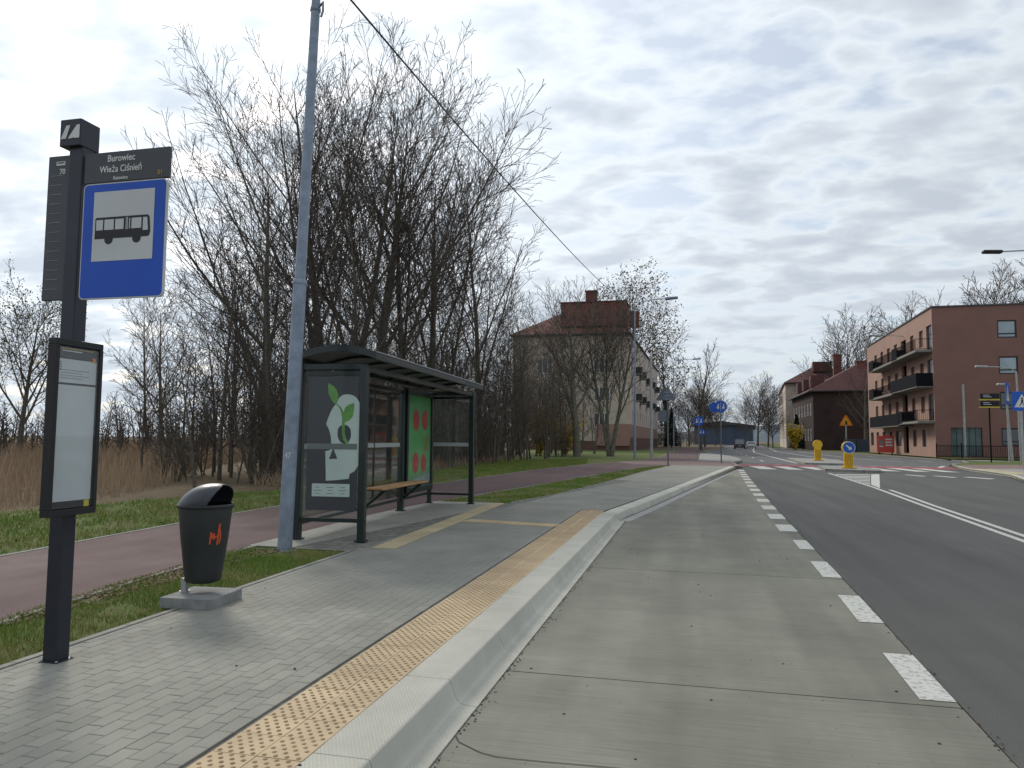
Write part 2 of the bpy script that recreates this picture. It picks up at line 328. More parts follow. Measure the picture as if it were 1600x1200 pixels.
def thing(name, label, cat, loc=(0, 0, 0), rz=0., group=None, tilt=None):
    o = link(name, None, None, loc, rz); o['label'] = label; o['category'] = cat
    if group: o['group'] = group
    if tilt: o.rotation_euler = (tilt[0], tilt[1], rz)
    o.empty_display_size = .3; return o
def tag(o, label, cat, group=None):
    o['label'] = label; o['category'] = cat
    if group: o['group'] = group
    return o
def copy_tree(o, parent=None):
    c = o.copy(); COL.objects.link(c); c.parent = parent
    for ch in o.children: copy_tree(ch, c)
    return c
def sheet(name, polys, mat, z, parent=None, **kw):
    mb = MB()
    for p in polys: mb.poly(p, mat, z)
    me = mb.mesh(name)
    bm = bmesh.new(); bm.from_mesh(me); bmesh.ops.triangulate(bm, faces=bm.faces[:])
    for f in bm.faces:
        if f.normal.z < 0: f.normal_flip()
    bm.to_mesh(me); bm.free()
    if parent is None and 'kind' not in kw: kw['kind'] = 'structure'
    return link(name, me, parent, **kw)
def text_mesh(txt, size, mat, depth=.0015, align='CENTER'):
    cu = bpy.data.curves.new('lettering', 'FONT'); cu.body = txt; cu.size = size; cu.extrude = depth; cu.align_x = align; cu.align_y = 'CENTER'; cu.resolution_u = 3; cu.offset = size*.012
    to = bpy.data.objects.new('lettering', cu); COL.objects.link(to); dg = bpy.context.evaluated_depsgraph_get()
    me = bpy.data.meshes.new_from_object(to.evaluated_get(dg)); me.name = 'lettering'
    me.materials.clear(); me.materials.append(mat); bpy.data.objects.remove(to); return me
def put_text(txt, size, mat, parent, loc, rot, sx=1., name='lettering'):
    o = link(name, text_mesh(txt, size, mat), parent, loc); o.rotation_euler = rot; o.scale = (sx, 1, 1); return o
FRONT = (R_(90), 0, 0)            # lettering that faces -Y
FACEX = (R_(90), 0, R_(90))       # lettering that faces +X

def clip(poly, a, b):
    """keep the part of a 2-D polygon left of the line a->b"""
    out = []; n = len(poly)
    sd_ = lambda p: (b[0]-a[0])*(p[1]-a[1]) - (b[1]-a[1])*(p[0]-a[0])
    for i in range(n):
        p, q = poly[i], poly[(i+1) % n]; sp, sq = sd_(p), sd_(q)
        if sp >= 0: out.append(p)
        if (sp >= 0) != (sq >= 0):
            t = sp/(sp-sq); out.append((p[0]+(q[0]-p[0])*t, p[1]+(q[1]-p[1])*t))
    return out
def clip_convex(poly, region):
    for i in range(len(region)):
        poly = clip(poly, region[i], region[(i+1) % len(region)])
        if len(poly) < 3: return []
    return poly
def area(p): return abs(sum(p[i][0]*p[(i+1) % len(p)][1]-p[(i+1) % len(p)][0]*p[i][1] for i in range(len(p))))/2
def stone(mb, p, z0, z1, mat, ch=.004, inset=.0012):
    """one paving stone from a 2-D outline with chamfered top edge"""
    c = (sum(q[0] for q in p)/len(p), sum(q[1] for q in p)/len(p)); n = len(p)
    def sh(d):
        r = []
        for q in p:
            l = math.hypot(q[0]-c[0], q[1]-c[1]) or 1; k = 1-min(.45, d*1.3/l); r.append((c[0]+(q[0]-c[0])*k, c[1]+(q[1]-c[1])*k))
        return r
    a, b = sh(inset), sh(inset+ch)
    vs = [(q[0], q[1], z0) for q in a]+[(q[0], q[1], z1-ch*.5) for q in a]+[(q[0], q[1], z1) for q in b]
    fs = [tuple(range(2*n, 3*n))]+[(r*n+i, r*n+(i+1) % n, (r+1)*n+(i+1) % n, (r+1)*n+i) for r in (0, 1) for i in range(n)]
    mb.add(vs, fs, mat)

# polyline frames for kerbs
def resample(path, step):
    P = [Vector((p[0], p[1])) for p in path]; out = [P[0].copy()]; acc = 0.
    segs = [(P[i], P[i+1]) for i in range(len(P)-1)]; T = sum((b-a).length for a, b in segs); n = max(1, round(T/step)); st = T/n
    def at(s):
        for a, b in segs:
            l = (b-a).length
            if s <= l+1e-9: return a+(b-a)*(s/l)
            s -= l
        return P[-1].copy()
    return [at(i*st) for i in range(n+1)]
def kerb_run(name, path, step, prof, mat, kind_piece='kerbstone', gap=.006, joined=False, z=0., label=None, cat=None, stuff_after=300):
    """prof: list of (offset to the right of travel, z). every stone is an object"""
    pts = resample(path, step); N = len(pts)
    nr = []
    for i in range(N):
        d = (pts[min(i+1, N-1)]-pts[max(i-1, 0)]).normalized(); nr.append(Vector((d.y, -d.x)))
    if joined: base = None; J = MB()
    else: base = link(name, None, None, (0, 0, 0), kind='structure')
    for i in range(N-1):
        a, b = pts[i], pts[i+1]; l = (b-a).length; g = min(gap/2/l, .2); na, nb = nr[i], nr[i+1]
        A, B = a.lerp(b, g), a.lerp(b, 1-g)
        mb = J if joined else MB(); k = len(prof); va = [(A+na*o, zz) for o, zz in prof]; vb = [(B+nb*o, zz) for o, zz in prof]
        if not joined:
            c = (A+B)/2; va = [(p-c, zz) for p, zz in va]; vb = [(p-c, zz) for p, zz in vb]
        vs = [(p.x, p.y, z+zz) for p, zz in va]+[(p.x, p.y, z+zz) for p, zz in vb]
        mb.add(vs, [(j, (j+1) % k, (j+1) % k+k, j+k) for j in range(k)]+[tuple(range(k))[::-1], tuple(range(k, 2*k))], mat)
        if not joined: mb.build(kind_piece, base, loc=(c.x, c.y, 0))
    if joined: return J.build(name, None, kind='structure')
    return base

# ------------------------------------------------------------------ GROUND
sheet('ground', [[(-1500, -60), (1500, -60), (1500, 2500), (-1500, 2500)]], m_field, -.04)
ZP = .16
lane_edge = [(1.62, -6), (1.65, 4.5), (1.71, 6.5), (1.77, 8.), (1.83, 10), (1.90, 12.6), (2.12, 20.2), (2.5, 31), (2.95, 42.), (3.2, 47.3)]
far_left = [(3.2, 54), (4.0, 60.5), (4.35, 68), (4.2, 78), (2.6, 92), (2.4, 118), (5.6, 140), (7.6, 180), (12, 260), (24, 420)]
far_right = [(38, 420), (24, 260), (20.2, 180), (20.3, 150), (21.4, 120), (22.2, 104), (22.8, 88), (23.4, 73.6), (21.4, 66.), (18.7, 61), (17.6, 57.5), (16.9, 54)]
near_right = [(16.4, 50.5), (16.1, 46), (15.45, 41.8), (14.6, 38.5), (13.9, 36), (13.7, 30), (13.6, -6)]
road_poly = lane_edge + far_left + far_right + near_right
road = sheet('road', [road_poly], m_asph, 0.0)
sheet('far_carriageway', [[(3.2, 54.2)] + far_left[1:] + far_right[:-1] + [(16.8, 54.2)]], m_asph2, .004)

# bus bay: cast concrete slabs with open joints
bay = sheet('bus_bay', [[(-1.36, -6), (-1.36, 15.9), (-.6, 19.2), (3.2, 47.3)] + lane_edge[::-1][1:]], m_gap, -.012)
joints = [-4, .9, 5.35, 9.85, 14.4, 18.9, 23.4, 28, 32.6, 37.2, 41.8, 47.2]
def lane_x(y):
    for (x0, y0), (x1, y1) in zip(lane_edge, lane_edge[1:]):
        if y0 <= y <= y1: return x0+(x1-x0)*(y-y0)/(y1-y0)
    return lane_edge[-1][0]
def kerb_x(y): return -1.296 if y < 15.9 else -1.296+(y-15.9)*(3.55/26.6)
rs = random.Random(3)
for a, b in zip(joints, joints[1:]):
    ys = [a+.008] + [y for y in np.arange(math.ceil(a*2)/2+.25, b-.1, .5)] + [b-.008]
    if a < 15.9 < b: ys = sorted(ys+[15.9])
    L_ = [(kerb_x(y), y+(0)) for y in ys]; R2_ = [(lane_x(y)-.012, y) for y in ys]
    if b < 46: pass
    pl = L_ + R2_[::-1]
    mb = MB(); mb.poly(pl, m_conc, .004, .03); mb.build('concrete_slab', bay)

# ------------------------------------------------------------------ left side ground
left_base = sheet('terrain', [[(-1.5, -6), (-1.5, 15.9), (2.9, 47), (2.9, 54), (4.0, 60.5), (4.3, 68), (4.1, 78), (2.5, 92), (2.3, 118), (5.5, 140), (7.5, 180), (11.9, 260), (23, 420), (-400, 420), (-400, -6)]], m_litter, .105)
sheet('field', [[(-9.2, -6), (-13.4, 12.4), (-12.6, 16.6), (-12.2, 20), (-13.5, 26), (-22, 60), (-40, 130), (-390, 400), (-390, -6)]], m_field, .112)
near_edge = [(-5.2, -6), (-5.35, 0), (-5.49, 5.04), (-5.67, 6.3), (-5.80, 7.5), (-6.02, 9.9), (-6.12, 12), (-6.16, 14.5), (-6.0, 17), (-5.66, 19.3), (-4.95, 24.6), (-4.06, 31.9), (-2.95, 40.6), (-1.35, 46.4)]
far_edge = [(-8.2, -6), (-8.3, 0), (-8.44, 7.7), (-8.6, 9.6), (-8.75, 11.4), (-8.9, 15.4), (-8.6, 20), (-8.07, 27.5), (-7.42, 36.9), (-6.1, 46), (-4.9, 51), (-3.6, 56), (-2.6, 66), (-2.3, 90), (-1.5, 120), (2, 170)]
p2_right = [(5, 170), (1.7, 120), (.9, 92), (.75, 66), (.6, 58.5)]
sheet('cycle_path', [near_edge + [(-.9, 49.5), (.6, 58.5)] + p2_right[::-1][1:] + far_edge[::-1]], m_path, .150)
sheet('lawn', [[(-8.2, -6), (-8.3, 0), (-8.44, 7.7), (-8.75, 11.4), (-8.9, 15.4), (-8.6, 20), (-8.07, 27.5), (-7.42, 36.9), (-6.1, 46), (-4.9, 51), (-3.6, 56), (-2.6, 66), (-2.3, 90), (-1.5, 118), (-30, 112), (-16, 75), (-13, 52), (-12.3, 40), (-12.2, 30), (-11.7, 20), (-12.6, 16.6), (-13.5, 12.4), (-11.5, -6)]], m_soil, .130)
sheet('verge', [near_edge[:6] + [(-6.05, 9.42), (-4.42, 9.35), (-4.37, 4), (-4.35, -6)], [(-6.0, 17.2), (-5.66, 19.3), (-4.95, 24.6), (-4.06, 31.9), (-2.95, 40.6), (-1.5, 45.8), (-1.2, 44.6), (-2.08, 37.1), (-2.97, 25.7), (-3.57, 20.3), (-4.13, 17.3)]], m_soil, .138)

# pavement: base and individual stones
pave_out = [(-4.35, -6), (-4.37, 4), (-4.42, 9.35), (-6.06, 9.42), (-6.17, 14.5), (-6.03, 17.2), (-4.13, 17.3), (-3.57, 20.3), (-2.97, 25.7), (-2.08, 37.1), (-1.2, 44.6), (-.95, 49.), (3.0, 50), (2.6, 46.3), (-1.80, 15.95), (-1.80, -6)]
pavement = sheet('pavement', [pave_out], m_mort, .148)
bricks = []
rg = random.Random(11)
regA = [(-1.80, 2.2), (-1.80, 15.95), (-4.34, 15.95), (-4.41, 9.35), (-4.36, 4), (-4.34, 2.2)]
regB = [(-1.80, 15.95), (-.1, 28.2), (-2.8, 28.2), (-3.57, 20.3), (-4.13, 17.3), (-4.34, 15.95)]
regC = [(-4.42, 9.36), (-4.36, 15.95), (-4.16, 17.25), (-6.02, 17.18), (-6.15, 14.5), (-6.05, 9.43)]
def lay(reg, x0, x1, y0, y1, mat, w=.1, l=.2):
    nx = int((x1-x0)/w)+2
    for i in range(nx):
        xa = x0+i*w; off = (i % 2)*l/2
        for k in range(int((y1-y0)/l)+2):
            ya = y0-off+k*l
            r = [(xa, ya), (xa+w, ya), (xa+w, ya+l), (xa, ya+l)]
            if all(all((reg[(j+1) % len(reg)][0]-reg[j][0])*(p[1]-reg[j][1])-(reg[(j+1) % len(reg)][1]-reg[j][1])*(p[0]-reg[j][0]) >= 0 for j in range(len(reg))) for p in r): q = r
            else: q = clip_convex(r, reg)
            if len(q) >= 3 and area(q) > .003: bricks.append((q, mat))
lay(regA, -4.5, -1.8, 2.2, 16, m_brick); lay(regB, -4.5, 0, 15.9, 28.2, m_brick); lay(regC, -6.3, -4.2, 9.3, 17.3, m_pad)
ctr = lambda q: (sum(p[0] for p in q)/len(q), sum(p[1] for p in q)/len(q))
vis = [b for b in bricks if not (-2.26 < ctr(b[0])[0] < -1.8 and ctr(b[0])[1] < 16.1)]
def inview(q):
    c = ctr(q); d = Vector((c[0], c[1], ZP))-EYE; w = d.dot(fw)
    if w <= 0: return 1e9
    x, y = 800+FPX*d.dot(rt)/w, 600-FPX*d.dot(up)/w
    return w if -5 < x < 1600 and y < 1205 else 1e3+w
vis.sort(key=lambda b: inview(b[0]))
full = None; rest = MB(); cnt = 0
for q, mt in vis:
    dz = rg.uniform(-.0009, .0009)
    if cnt < 296 and area(q) > .0199 and mt is m_brick:
        c = ctr(q)
        if full is None: b_ = MB(); stone(b_, [(-.05, -.1), (.05, -.1), (.05, .1), (-.05, .1)], -.014, 0, m_brick); full = b_.mesh('paving_brick')
        o = link('paving_brick', full, pavement, (c[0], c[1], ZP+dz)); o.rotation_euler = (rg.uniform(-.004, .004), rg.uniform(-.005, .005), rg.uniform(-.005, .005)); cnt += 1
    else: stone(rest, q, .146, ZP+dz, mt)
rest.build('paving_bricks_beyond', pavement, kind='stuff')
sheet('pavement_far', [[(-.1, 28.2), (2.55, 46.3), (3.0, 50), (-.95, 49.), (-1.2, 44.6), (-2.08, 37.1), (-2.8, 28.2)]], m_brick2, .158)
sheet('crossing_apron', [[(-3.4, 47.), (3.05, 46.6), (3.05, 55.4), (.6, 57.6), (-3.9, 54.5), (-4.9, 50.8)]], m_pinkpave, .162)
sheet('traffic_island', [[(.62, 58.6), (3.1, 55.4), (3.9, 60.5), (4.15, 68), (3.95, 78), (2.3, 92), (1.0, 92), (.85, 66)]], m_lightpave, .166)

# Kassel kerb along the stop, then the tapering kerb
prof = [(-.31, .0), (-.31, .160), (-.305, .164), (-.012, .163), (-.003, .158), (.002, .148), (.040, .055), (.052, .036), (.072, .022), (.10, .015), (.175, .010), (.175, -.02)]
kx = -1.48
kerb_run('bus_stop_kerb', [(kx, -3.9+.0), (kx, 15.48)], 1.2, [(p[0], p[1]) for p in prof], m_kassel)

prof2 = [(-.30, .0), (-.30, .160), (-.29, .164), (-.03, .162), (0, .14), (.03, .0)]
kerb_run('tapering_kerb', [(-1.48, 15.5), (-1.38, 16.4), (-1.15, 17.9), (2.62, 46.2)], 1.0, prof2, m_kerb)
kerb_run('taper_gutter', [(-1.33, 15.5), (-1.22, 16.4), (-.97, 17.9), (2.8, 46.2)], 2.0, [(-.1, -.01), (-.1, .011), (.12, .009), (.12, -.01)], m_foot, 'gutter_stone')
low = [(-.13, 0), (-.13, .17), (.0, .165), (.015, 0)]
kerb_run('island_kerb', [(2.72, 46.6), (3.05, 50), (3.05, 55.2), (3.98, 60.5), (4.3, 68), (4.1, 78), (2.5, 92), (2.3, 118), (5.5, 140), (8.8, 178)], 1.0, low, m_edge)
edgep = [(-.06, 0), (-.06, .166), (.0, .166), (.0, 0)]
kerb_run('path_edging', near_edge[1:], 1.0, [(-.02, 0), (-.02, .158), (.05, .158), (.05, 0)], m_edge, 'edging_stone')
kerb_run('path_far_edging', far_edge[1:15], 2.0, [(-.07, 0), (-.07, .158), (.0, .158), (.0, 0)], m_edge, 'edging_stone')
kerb_run('pavement_edging', [(-4.35, 0), (-4.37, 4), (-4.42, 9.35)], 1.0, edgep, m_edge, 'edging_stone')
kerb_run('pavement_edging', [(-4.13, 17.35), (-3.57, 20.3), (-2.97, 25.7), (-2.08, 37.1), (-1.2, 44.6)], 1.0, edgep, m_edge, 'edging_stone')

# settling cracks in the cast slabs
def crack(name, pts, w=.006, z=.0075):
    b = MB(); P = [Vector(p) for p in pts]
    for a, c in zip(P, P[1:]):
        d = (c-a).normalized(); n = Vector((-d.y, d.x))*w/2; b.poly([tuple(a-n), tuple(c-n), tuple(c+n), tuple(a+n)], m_gap, z)
    return b.build(name, bay)
rc = random.Random(2)
c0 = [G(x, y, .004) for x, y in ((712, 1150), (717, 1160), (733, 1168), (752, 1177), (775, 1183), (810, 1187), (850, 1191), (910, 1196), (1000, 1204))]
crack('slab_crack', c0, .007)
crack('slab_crack', [(-1.28, 7.5), (-1.0, 7.45), (-.7, 7.52), (-.35, 7.5), (.1, 7.58)], .003)
crack('slab_crack', [(.4, 12.3), (.75, 12.2), (1.1, 12.28), (1.8, 12.2)], .004)
dk = MB()
for _ in range(60):
    x, y = rc.uniform(-1.2, 1.6), rc.uniform(2.5, 14); s = rc.uniform(.004, .014); dk.lathe([(s, .004), (s*.6, .004+s*.5), (0, .004+s*.6)], m_gap, 5, (x, y, 0))
for _ in range(16):
    x, y = rc.uniform(-4.2, -1.6), rc.uniform(2.5, 12); s = rc.uniform(.005, .012); dk.lathe([(s, .164), (s*.6, .164+s*.5), (0, .164+s*.6)], m_gap, 5, (x, y, 0))
o = dk.build('grit', None, kind='stuff'); tag(o, 'scattered dark grit and small stones on concrete and paving', 'grit')

# dirt and leaf crumbs caught in the gutter lip and along the lane seam
dc = MB()
for _ in range(900):
    y = 2.2+20*rc.random()**1.3; a_ = rc.random()
    if a_ < .6: x = (-1.30 if y < 15.9 else -1.30+(y-15.9)*.133)+abs(rc.gauss(0, .03)); z = .006
    else: x = lane_x(y)-.006+rc.gauss(0, .02); z = .006
    s = rc.uniform(.003, .010); dc.lathe([(s, z), (s*.5, z+s*.5), (0, z+s*.5)], m_gap if rc.random() < .6 else M('leaf_crumb', (.13, .09, .05), .9), 4, (x, y, 0))
o = dc.build('gutter_dirt', None, kind='stuff'); tag(o, 'dirt and leaf crumbs gathered along the kerb foot and the lane seam', 'dirt')

# yellow tactile tiles with studs
tact = link('tactile_strip', None, None, kind='structure')
tb = MB(); tb.box((0, 0, -.006), (.236, .236, .02), m_tact, bev=.002)
for j in range(6):
    for i in range(4 if j % 2 == 0 else 3):
        tb.lathe([(.0, .0085), (.009, .0082), (.0135, .0035)], m_tactd, 8, (-.09+i*.06+(j % 2)*.03, -.1+j*.04, 0))
tm = tb.mesh('tactile_tile')
k = 0
for i in range(2):
    for j in range(int((16.15-1.6)/.24)):
        o = link('tactile_tile', tm, tact, (-2.135+i*.24, 1.7+j*.24, ZP+.004+rg.uniform(-.0012, .0012)))
def ribbed(name, p0, p1, w, n_len, across=False, mat=None):
    st = link(name, None, None, kind='structure'); p0 = Vector(p0); p1 = Vector(p1); d = (p1-p0); l = d.length/n_len; d.normalize(); a = math.atan2(-d.x, d.y)
    b = MB(); b.box((0, 0, -.006), (w-.004, l-.004, .02), mat or m_tact, bev=.002)
    if across:
        for i in range(4): b.box((-w*.375+i*w/4, 0, .005), (.022, l-.03, .005), m_tact, bev=.002)
    else:
        for i in range(4): b.box((-w*.375+i*w/4, 0, .005), (.022, l-.03, .005), m_tact, bev=.002)
    me = b.mesh('ribbed_tile')
    for i in range(n_len):
        c = p0+d*(l*(i+.5)); link('ribbed_tile', me, st, (c.x, c.y, ZP+.004), a)
m_tact2 = M('pale_tactile', (.42, .36, .22), .8, .25, 1.6, .3, 160)
ribbed('guidance_strip', (-4.11, 9.66), (-4.43, 17.1), .34, 25, mat=m_tact2)
ribbed('guidance_strip', (-4.05, 13.36), (-2.28, 13.02), .42, 7, mat=m_tact)

# ------------------------------------------------------------------ road markings (thin sheets, every mark its own piece)
marks = link('road_markings', None, None, kind='structure')
def mark(pts, z=.0085, mat=m_white, name='painted_mark'):
    b = MB(); b.poly(pts, mat, z)
    me = b.mesh(name); bm = bmesh.new(); bm.from_mesh(me); bmesh.ops.triangulate(bm, faces=bm.faces[:])
    for f in bm.faces:
        if f.normal.z < 0: f.normal_flip()
    bm.to_mesh(me); bm.free(); return link(name, me, marks)
def gq(pix, z=0.): return [G(x, y, z) for x, y in pix]
for y0, y1 in [(1.2, 2.2), (3.35, 4.35), (5.45, 6.55), (7.6, 8.85), (9.95, 11.2), (12.4, 13.5), (14.75, 15.9), (17.0, 18.1), (19.3, 20.4), (21.6, 22.7), (23.9, 25.), (26.2, 27.3), (28.6, 29.7), (31, 32.1), (33.4, 34.5), (35.8, 36.9), (38.2, 39.3), (40.8, 42), (43.4, 44.6)]:
    a, b = lane_x(y0), lane_x(y1); w = .23 if y0 < 14 else .33
    mark([(a-w, y0), (a-.012, y0), (b-.012, y1), (b-w, y1)])
def line(pts, w, z=.0045, mat=m_white):
    P = [Vector(p) for p in pts]; Lp, Rp = [], []
    for i, p in enumerate(P):
        d = (P[min(i+1, len(P)-1)]-P[max(i-1, 0)]).normalized(); n = Vector((d.y, -d.x)); Lp.append(tuple(p-n*w/2)); Rp.append(tuple(p+n*w/2))
    return mark(Lp+Rp[::-1], z, mat)
line([(5.3, -5), (5.38, 8), (5.55, 14.3), (6.05, 22), (6.62, 29.8), (7.2, 42.4)], .13)
line([(5.58, -5), (5.66, 8), (5.82, 14.3), (6.32, 22), (6.86, 28.6)], .13)
for k in range(8):                                    # hatching bars
    y = 741.2+k*2.25; xl = 1299+(y-739.5)*3.15
    mark(gq([(xl, y), (1359.5, y+.4), (1359.5, y+1.5), (xl+3, y+1.1)]), .0045)
mark(gq([(1361, 741.2), (1374, 741), (1375, 763), (1361, 757.5)]), .0045)
zb = [(3.9, 4.85), (5.45, 6.35), (7.0, 7.95), (10.75, 11.6), (12.3, 13.15), (13.8, 14.6)]
for a, b in zb: mark([(a+.25, 46.7), (b+.25, 46.6), (b-.05, 52.0), (a-.05, 52.1)], .0085)
mark([(3.1, 52.25), (3.15, 55.8), (16.9, 55.0), (16.5, 51.6)], .0065, m_red, 'red_cycle_crossing')
for i in range(12):
    x = 3.8+i*1.05; mark([(x, 55.95), (x+.5, 55.95), (x+.5, 56.35), (x, 56.35)], .0125)
for pts in ([(1411, 741.8), (1418, 741.6), (1449, 744.2), (1441, 744.6)], [(1456, 743.6), (1463, 743.4), (1497, 746), (1489, 746.5)], [(1504, 745.7), (1512, 745.3), (1556, 748.2), (1548, 748.9)]):
    mark(gq(pts), .0045)
line([(7.95, 60), (8.4, 80), (9.2, 113), (12, 150), (20, 240)], .22, .0085)
line([(11.1, 60.2), (12.0, 66), (12.75, 75), (13.6, 126), (18, 180)], .22, .0085)
line([(15.9, 79), (16.4, 100), (17, 126)], .2, .0085); line([(17.8, 69.8), (16.9, 74), (15.9, 79)], .2, .0085)
line([(16.15, 54.6), (17.5, 58.3)], .3, .0085)
for y in (64, 76, 88, 100, 112): line([(5.9+(y-64)*.02, y), (5.95+(y-60)*.02, y+4)], .14, .0085)
for y in (60, 70, 80, 90, 100): line([(20.2, y), (20.2, y+4)], .16, .0085)

# splitter islands with kerbs
def island(pts, z=.13):
    b = MB(); b.poly(pts, m_lightpave, z, z+.02)
    o = b.build('splitter_island', None, kind='structure')
    cyc = pts+[pts[0]]; kb = [(-.01, 0), (-.01, z+.006), (.14, z+.006), (.16, 0)]
    pp = resample(cyc, 1.0)
    for a, b2 in zip(pp, pp[1:]):
        d = (b2-a).normalized(); n = Vector((d.y, -d.x)); q = MB()
        g = (b2-a)*.005; k_ = len(kb); A, B = a+g, b2-g
        q.add([((A+n*o_).x, (A+n*o_).y, zz) for o_, zz in kb]+[((B+n*o_).x, (B+n*o_).y, zz) for o_, zz in kb], [(j, (j+1) % k_, (j+1) % k_+k_, j+k_) for j in range(k_)]+[tuple(range(k_))[::-1], tuple(range(k_, 2*k_))], m_edge)
        q.build('kerbstone', o)
island([(7.65, 45.2), (9.9, 43.6), (10.35, 45.5), (10.15, 50.6), (8.2, 51.6)][::1])
island([(8.3, 57.2), (10.9, 56.8), (11.5, 61), (12.3, 69), (9.1, 74), (8.6, 66)])

# right side ground
sheet('right_verge', [[(13.75, -6), (13.85, 36), (15.5, 41.8), (16.3, 50), (17.1, 54.5), (18.9, 61), (21.5, 65.8), (23.6, 73.6), (23., 88), (22.4, 104), (21.6, 120), (20.5, 150), (20.4, 180), (24.3, 260), (38.5, 420), (500, 420), (500, -6)]], m_soil, .09)
sheet('far_footway', [[(24.4, 72), (23.9, 88), (23.8, 104), (25.6, 104), (25.9, 88), (26.6, 72), (34, 69.6), (60, 66), (60, 63.6), (33, 67.4)]], m_lightpave, .10)
sheet('right_cycle_path', [[(17.0, 53), (17.6, 56), (18.8, 58.6), (23.2, 60.8), (60, 55), (60, 49), (22, 52), (16.6, 50.6)]], m_pinkpave, .105)
sheet('right_footway', [[(14.2, 36.4), (15.7, 41.6), (16.5, 50.4), (22, 51.8), (60, 48.8), (60, 36)]], m_lightpave, .108)
sheet('right_tactile', [[(15.85, 42.2), (16.5, 50.0), (17.4, 50.0), (17.0, 42.2)]], m_tact2, .115)
kerb_run('right_kerb', [(13.85, 30), (13.95, 36), (15.55, 41.8), (16.35, 50), (17.15, 54.5)], 1.0, [(0, 0), (0, .13), (.2, .125), (.2, 0)], m_kerb)
kerb_run('opposite_kerb', [(17.15, 54.5), (18.85, 61), (21.5, 65.9), (23.55, 73.6), (22.95, 88), (22.35, 104), (21.55, 120), (20.45, 150), (20.35, 180)], 1.0, [(0, 0), (0, .115), (.15, .11), (.15, 0)], m_edge)
sheet('building_forecourt', [[(23.2, 76), (60, 74), (60, 112), (25.0, 117)]], m_soil, .2)

# ------------------------------------------------------------------ buildings
def wall(mb, P0, P1, z0, z1, ops, mat, t=.22, bands=()):
    """wall from P0 to P1 (outside on the right of travel) with real openings (s0,s1,za,zb) and reveals"""
    P0 = Vector(P0); P1 = Vector(P1); d = P1-P0; Lw = d.length; d.normalize(); n = Vector((d.y, -d.x))
    def pt(s, z, dep=0.): q = P0+d*s-n*dep; return (q.x, q.y, z)
    ss = sorted({0., Lw, *[min(max(v, 0), Lw) for o in ops for v in o[:2]]}); zs = sorted({z0, z1, *[v for o in ops for v in o[2:4]], *[b[0] for b in bands]})
    for a, b in zip(ss, ss[1:]):
        for c, e in zip(zs, zs[1:]):
            ms, mz = (a+b)/2, (c+e)/2
            if any(o[0] < ms < o[1] and o[2] < mz < o[3] for o in ops): continue
            mm = mat
            for bz, bmat in bands:
                if mz < bz: mm = bmat; break
            mb.add([pt(a, c), pt(b, c), pt(b, e), pt(a, e)], [(0, 1, 2, 3)], mm)
    for s0, s1, a, b in ops:
        q = [pt(s0, a), pt(s1, a), pt(s1, b), pt(s0, b)]; r = [pt(s0, a, t), pt(s1, a, t), pt(s1, b, t), pt(s0, b, t)]
        mb.add(q+r, [(0, 4, 5, 1), (1, 5, 6, 2), (2, 6, 7, 3), (3, 7, 4, 0)], mat)
    return pt, d, n
WM = {}
def window(parent, pt, d, o, dep=.16, frame=None, pane=None, bars=1, cross=0, sill=None, fw_=.07, name='window'):
    s0, s1, a, b = o; w, h = s1-s0, b-a; key = (round(w, 2), round(h, 2), bars, cross, frame.name, pane.name, sill is not None)
    if key not in WM:
        f = MB()
        f.box((0, 0, fw_/2), (w, .08, fw_), frame); f.box((0, 0, h-fw_/2), (w, .08, fw_), frame)
        f.box((-w/2+fw_/2, 0, h/2), (fw_, .076, h-2*fw_), frame); f.box((w/2-fw_/2, 0, h/2), (fw_, .076, h-2*fw_), frame)
        for i in range(bars): f.box((-w/2+w*(i+1)/(bars+1), 0, h/2), (fw_*.9, .07, h-2*fw_), frame)
        for i in range(cross): f.box((0, 0, h*.24*(i+1)), (w-2*fw_, .066, fw_), frame)
        g = MB(); g.box((0, .0, h/2), (w-fw_, .02, h-fw_), pane)
        WM[key] = (f.mesh(name), g.mesh('pane'))
    fm, gm = WM[key]; c = pt((s0+s1)/2, a, dep); rz = math.atan2(d.y, d.x)
    W = link(name, fm, parent, c, rz); link('pane', gm, W)
    if sill is not None:
        sb = MB(); sb.box((0, -dep-.02, -.03), (w+.12, .14, .05), sill); sb.build('sill', W)
    return W

# --- red-brown apartment block on the right
A0, A1 = Vector((24.1, 82.3)), Vector((25.31, 116.0)); dS = (A1-A0).normalized(); nS = Vector((-dS.y, dS.x))   # nS points to the street (-X)
E0 = A0+Vector((dS.y, -dS.x))*26                                       # end of the gable side
blk = thing('apartment_block', 'modern terracotta apartment block with dark balconies and flat roof across the road', 'building', (0, 0, 0))
ZB, ZT = .15, 15.35
def fm(o, h=None):   # measured from the near corner; wall() runs far->near so flip
    return (Lf-o[1], Lf-o[0], o[2], o[3])
Lf = (A1-A0).length
stW = [(.25, 2.25, 11.1, 13.7), (.25, 2.25, 7.5, 10.15), (.25, 2.25, 3.9, 6.6)]
for s0, s1, lv in [(3.55, 5.1, (0, 1, 2, 3)), (7.45, 8.95, (0, 1, 2, 3)), (15.25, 16.9, (1, 2, 3)), (19.15, 20.8, (0, 1, 2, 3)), (23.1, 24.7, (0, 1, 2, 3)), (27.1, 28.7, (0, 1, 2, 3)), (14.5, 17.3, (-1,)), (30.6, 32.6, (0,))]:
    for l_ in lv:
        if l_ == -1: stW.append((s0, s1, 1.2, 3.0))
        elif l_ == 0: stW.append((s0, s1, 1.2, 3.0))
        else: stW.append((s0, s1, (0, 4.8, 8.25, 11.78)[l_], (0, 6.53, 10.05, 13.56)[l_]))
recess = [(10.9, 13.3, .4, 13.54)]
wb = MB()
